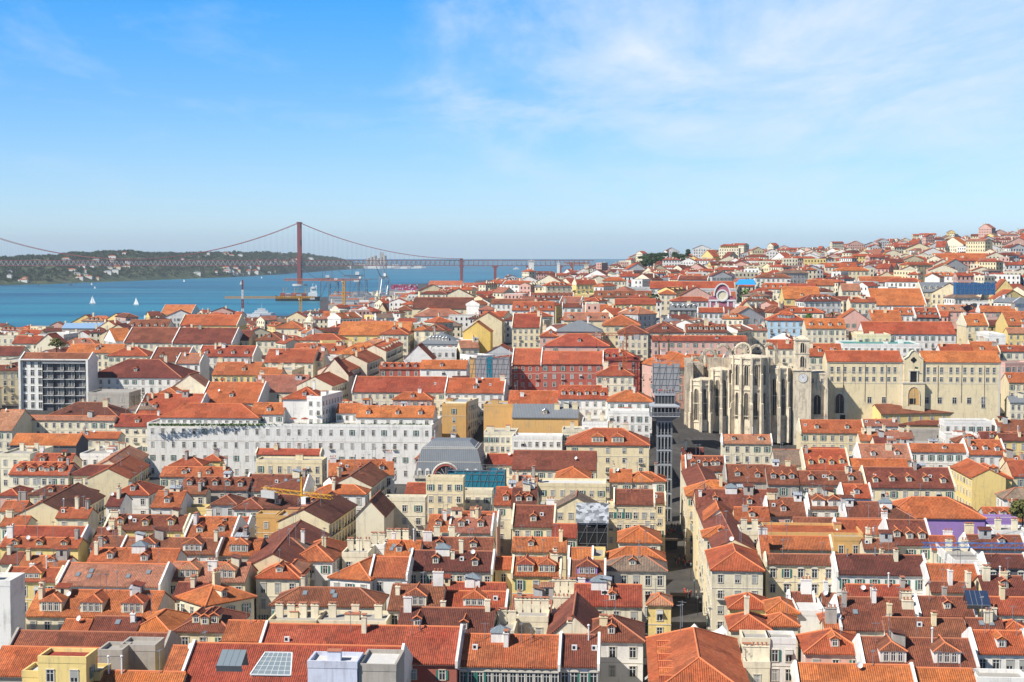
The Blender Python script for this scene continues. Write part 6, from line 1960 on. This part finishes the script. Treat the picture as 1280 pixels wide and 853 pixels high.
# street things
for px, py, w, lb in ((836, 686, 5, 'brown awning stall in the street near the lift foot'), (848, 757, 3.5, 'dark street kiosk lower down the narrow street')):
    p = at_z(px, py, 14.0); root = empty('street_stall', p, GY, lb, 'stall'); b = MB(); b.box(-w/2, w/2, 0, 2.5, 0, 2.4); b.build('booth', [M['w_n']], root)
    b = MB(); b.box(-w/2-.2, w/2+.2, -1.2, 2.6, 2.4, 2.55); b.build('awning', [M['bark']], root)
for i in range(6):
    p = at_z(872-i*4.2, 770-i*22, 14.0); root = empty('street_lamp', p, 0, 'iron lamp post in the narrow street', 'street lamp', 'lamp posts along the narrow street'); b = MB(); b.bar((0,0,0), (0,0,4), .07, 0, 6); b.build('post', [M['iron']], root); b = MB(); b.lathe([(.12, 4), (.25, 4.5), (.1, 4.7), (0, 4.8)], 0, 0, 6); b.build('lantern', [M['glass2']], root)

# ---- loggia of the modern block
for B in things:
    if 'MOD' not in B['f']: continue
    root, W, H = B['root'], B['W'], B['hE']; x0 = -W/2; split = x0+W*.345
    for r_ in range(6):
        z = H-1.9-r_*3.45
        for i in range(3): link('window', win_mesh(1.5, 2.4, ''), root, (x0+W*(.06+.11*i)+.4, -.013, z))
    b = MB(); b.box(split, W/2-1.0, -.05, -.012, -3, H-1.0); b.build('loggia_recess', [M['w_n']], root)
    n = 4
    for r_ in range(7):
        z = H-1.0-r_*3.45; b = MB(); b.box(split, W/2-1.0, -1.0, -.051, z-.3, z); b.build('balcony_slab', [M['w_g']], root)
    for i in range(n+1):
        x = split+(W/2-1.0-split)*i/n; b = MB(); b.box(x-.12, x+.12, -1.05, -.052, -3, H-1.3); b.build('mullion', [M['iron']], root)
    rq = random.Random(1)
    for r_ in range(6):
        for i in range(n*2):
            x = split+(W/2-1.0-split)*(i+.5)/(n*2); z = H-2.9-r_*3.45
            if rq.random() < .75: link('window', win_mesh(1.1, 2.2, ''), root, (x, -.07, z))
    b = MB()
    for x in (x0-.2, W/2-.75): b.box(x, x+.95, -1.2, -.053 if x > 0 else -.02, -3, H)
    b.box(x0-.2, W/2+.2, -1.2, -.02, H+.001, H+.5); b.build('surround', [M['w_w']], root)

for B in things:      # louvre gables on the left slope of the big roof at the end of the street
    if 'PYR' not in B['f']: continue
    W, H, ta = B['W'], B['hE'], B['ta']
    for i in range(6):
        y = 4.2+i*4.2; xa = -W/2+1.2; za = H+1.2*ta+1.05; xe = -W/2+(za-H)/ta+.2; b = MB(); g = 1.35
        for s in (-1, 1): b.quad([(xa, y, za), (xe, y, za), (xa+.9, y+s*g, za-1.0), (xa, y+s*g, za-1.0)]) if 0 else b.quad([(xa, y, za), (xe, y, za), (xe-2.0, y+s*g, za-.98), (xa, y+s*g, za-.98)])
        b.quad([(xa+.02, y-g, za-.98), (xa+.02, y+g, za-.98), (xa+.02, y, za)], 1); b.bar((xa, y, za), (xe, y, za), .13, 1, 5)
        b.build('roof_gable', [M['o'], M['ridge_o']], B['root'])
# gardens and street trees lost among the far houses
b = MB(); rt = random.Random(31)
for _ in range(330):
    y = rt.uniform(900, 2700); px = rt.uniform(620, 1300) if rt.random() < .8 else rt.uniform(300, 620); x = (px-640)/F*y; z = terr(x, y)
    if z < 12 or not gfree(x, y, 3, .5): continue
    hh = rt.uniform(7, 15); w = hh*rt.uniform(.3, .55)
    for k in range(60):
        v = Vector((rt.gauss(0,1), rt.gauss(0,1), rt.gauss(0,1))).normalized()*rt.uniform(.5, 1.05); c = Vector((x+v.x*w, y+v.y*w, z+hh*.62+v.z*hh*.38)); s = v.orthogonal().normalized()*rt.uniform(.5, 1.1); t = v.cross(s); b.quad([c-s-t, c+s-t, c+s*.7+t, c-s*.7+t], k % 2)
tag(b.build('hillside_greenery', [M['fol'], M['fol3']]), kind='stuff')
# ------------------------------------------------------------------ labels for the houses
LM = [('the iron lift tower', 832, 560), ('the gothic ruin', 915, 500), ('the cream convent block', 1141, 490), ('the grey mansard theatre', 562, 570), ('the long white block with the roof terrace', 360, 560),
      ('the modern block with the glazed bays', 68, 485), ('the teal netting', 595, 602), ('the silver tarpaulin', 740, 655), ('the purple walled house', 1215, 655), ('the yellow crane mast', 378, 660),
      ('the raspberry church', 902, 375), ('the glass pyramid', 805, 350), ('the big yellow house by the river', 220, 395), ('the red palace block', 690, 460), ('the light blue building', 970, 410),
      ('the orange church roof', 467, 410), ('the white peaked tents', 885, 788), ('the solar panel', 1223, 755), ('the crumpled blue sheet', 101, 648), ('the dark hilltop wood', 840, 330), ('the blue netted scaffolding', 1219, 361),
      ('the slim white tower', 664, 337), ('the bottom left corner', 20, 845), ('the bottom right corner', 1262, 845), ('the bottom orange roof with glazing', 330, 830), ('the right edge of the hill', 1265, 320), ('the tall white gable wall at lower left', 15, 750), ('the container port', 470, 370),
      ('the pale yellow corner block', 1160, 600), ('the lower end of the street', 850, 845), ('the left edge', 8, 600), ('the left edge of the river bank', 8, 430)]
RN = dict(x='faded pinkish', o='bright orange', r='red', b='brown', d='dark brown', t='weathered tan', m='painted red', Y='yellow', k='grey slate', z='zinc', u='flat', f='flat', wr='flat white', gr='flat grey', ub='blue', gn='green copper')
WN = dict(w='white', c='beige', y='yellow', p='pink', g='grey', o='ochre', R='brick red', l='lilac grey', s='stained grey', B='light blue', u='purple', i='cream', n='dark', P='raspberry', Y='bright yellow')
KN = dict(g='gabled', h='hipped', e='gable fronted', f='', m='mansard')
NUM = ['', 'one dormer', 'two dormers', 'three dormers', 'four dormers', 'five dormers', 'six dormers', 'seven dormers', 'eight dormers']
ORD = ['', 'second', 'third', 'fourth', 'fifth', 'sixth', 'seventh', 'eighth', 'ninth', 'tenth', 'eleventh', 'twelfth', 'thirteenth', 'fourteenth', 'fifteenth', 'sixteenth']
def label_houses():
    by = {}
    for B in things:
        p = B['M'] @ Vector((0, B['D']*.25, (B['hE']+ZTOP(B))/2)); B['px'] = proj(p)
        x, y = B['px']; sz = B['W']*F/B['pc'].y
        lm = min(LM, key=lambda l: (l[1]-x)**2+((l[2]-y)*1.4)**2); dx, dy = x-lm[1], y-lm[2]
        rel = ('right of' if dx > 0 else 'left of') if abs(dx) > abs(dy)*1.2 else ('below' if dy > 0 else 'above')
        size = 'wide ' if sz > 75 else 'narrow ' if sz < 18 else ''
        dm = [k for k, v in ((int(q.rstrip('x')[1:]), 1) for q in B['f'] if q[0] == 'D' and len(q) > 1)]
        dt = ' with '+NUM[min(dm[0], 8)] if dm and dm[0] > 0 and B['k'] in 'gh' else ''
        s = f"{size}{WN[B['wall']]} house under a {RN[B['roof']]} {KN[B['k']]} roof{dt}".replace('  ', ' ')
        B['lab'] = s; B['rel'] = rel+' '+lm[0]; by.setdefault((s, B['rel']), []).append(B)
    for (s, rel), L in by.items():
        L.sort(key=lambda B: B['px'][0]); n = len(L)
        for i, B in enumerate(L):
            if n == 1: t = s
            elif n == 2: t = s+(', left one of two' if i == 0 else ', right one of two')
            else: t = s+f", {'leftmost' if i == 0 else ORD[i]+' from left' if i < n-1 else 'rightmost'} of {n}"
            B['root']['label'] = t+', '+rel; B['root']['category'] = 'house'; B['root']['group'] = 'tiled houses of the old city'
            for a, c in ((' house under a ', ' house, '), ('the long white block with the roof terrace', 'the long terrace block'), ('the tall white gable wall at lower left', 'the tall white gable'), ('the big yellow house by the river', 'the yellow riverside house'), ('the modern block with the glazed bays', 'the glazed modern block'), ('the bottom orange roof with glazing', 'the glazed orange roof'), ('the left edge of the river bank', 'the left river bank'), ('the lower end of the street', 'the street end'), ('the pale yellow corner block', 'the yellow corner block'), ('gable fronted', 'gabled'), (' from left', ''), (' one of two', ' of two'), ('wide ', ''), (' of the hill', '')):
                if len(B['root']['label'].split()) > 16: B['root']['label'] = B['root']['label'].replace(a, c)
            if B['W']*F/B['pc'].y > 60 and B['hE'] > 12 and B['k'] != 'e': B['root'].name = 'apartment_building'; B['root']['category'] = 'building'
label_houses()
sc.view_settings.view_transform = 'Standard'; sc.view_settings.look = 'None'; sc.view_settings.exposure = 0.5; sc.view_settings.gamma = 1.0
sc.cycles.use_denoising = True; sc.cycles.max_bounces = 5; sc.cycles.diffuse_bounces = 3; sc.cycles.glossy_bounces = 2; sc.cycles.transmission_bounces = 2; sc.cycles.volume_bounces = 0; sc.cycles.volume_step_rate = 10
print('OBJECTS', len(bpy.data.objects), 'MESHES', len(bpy.data.meshes))
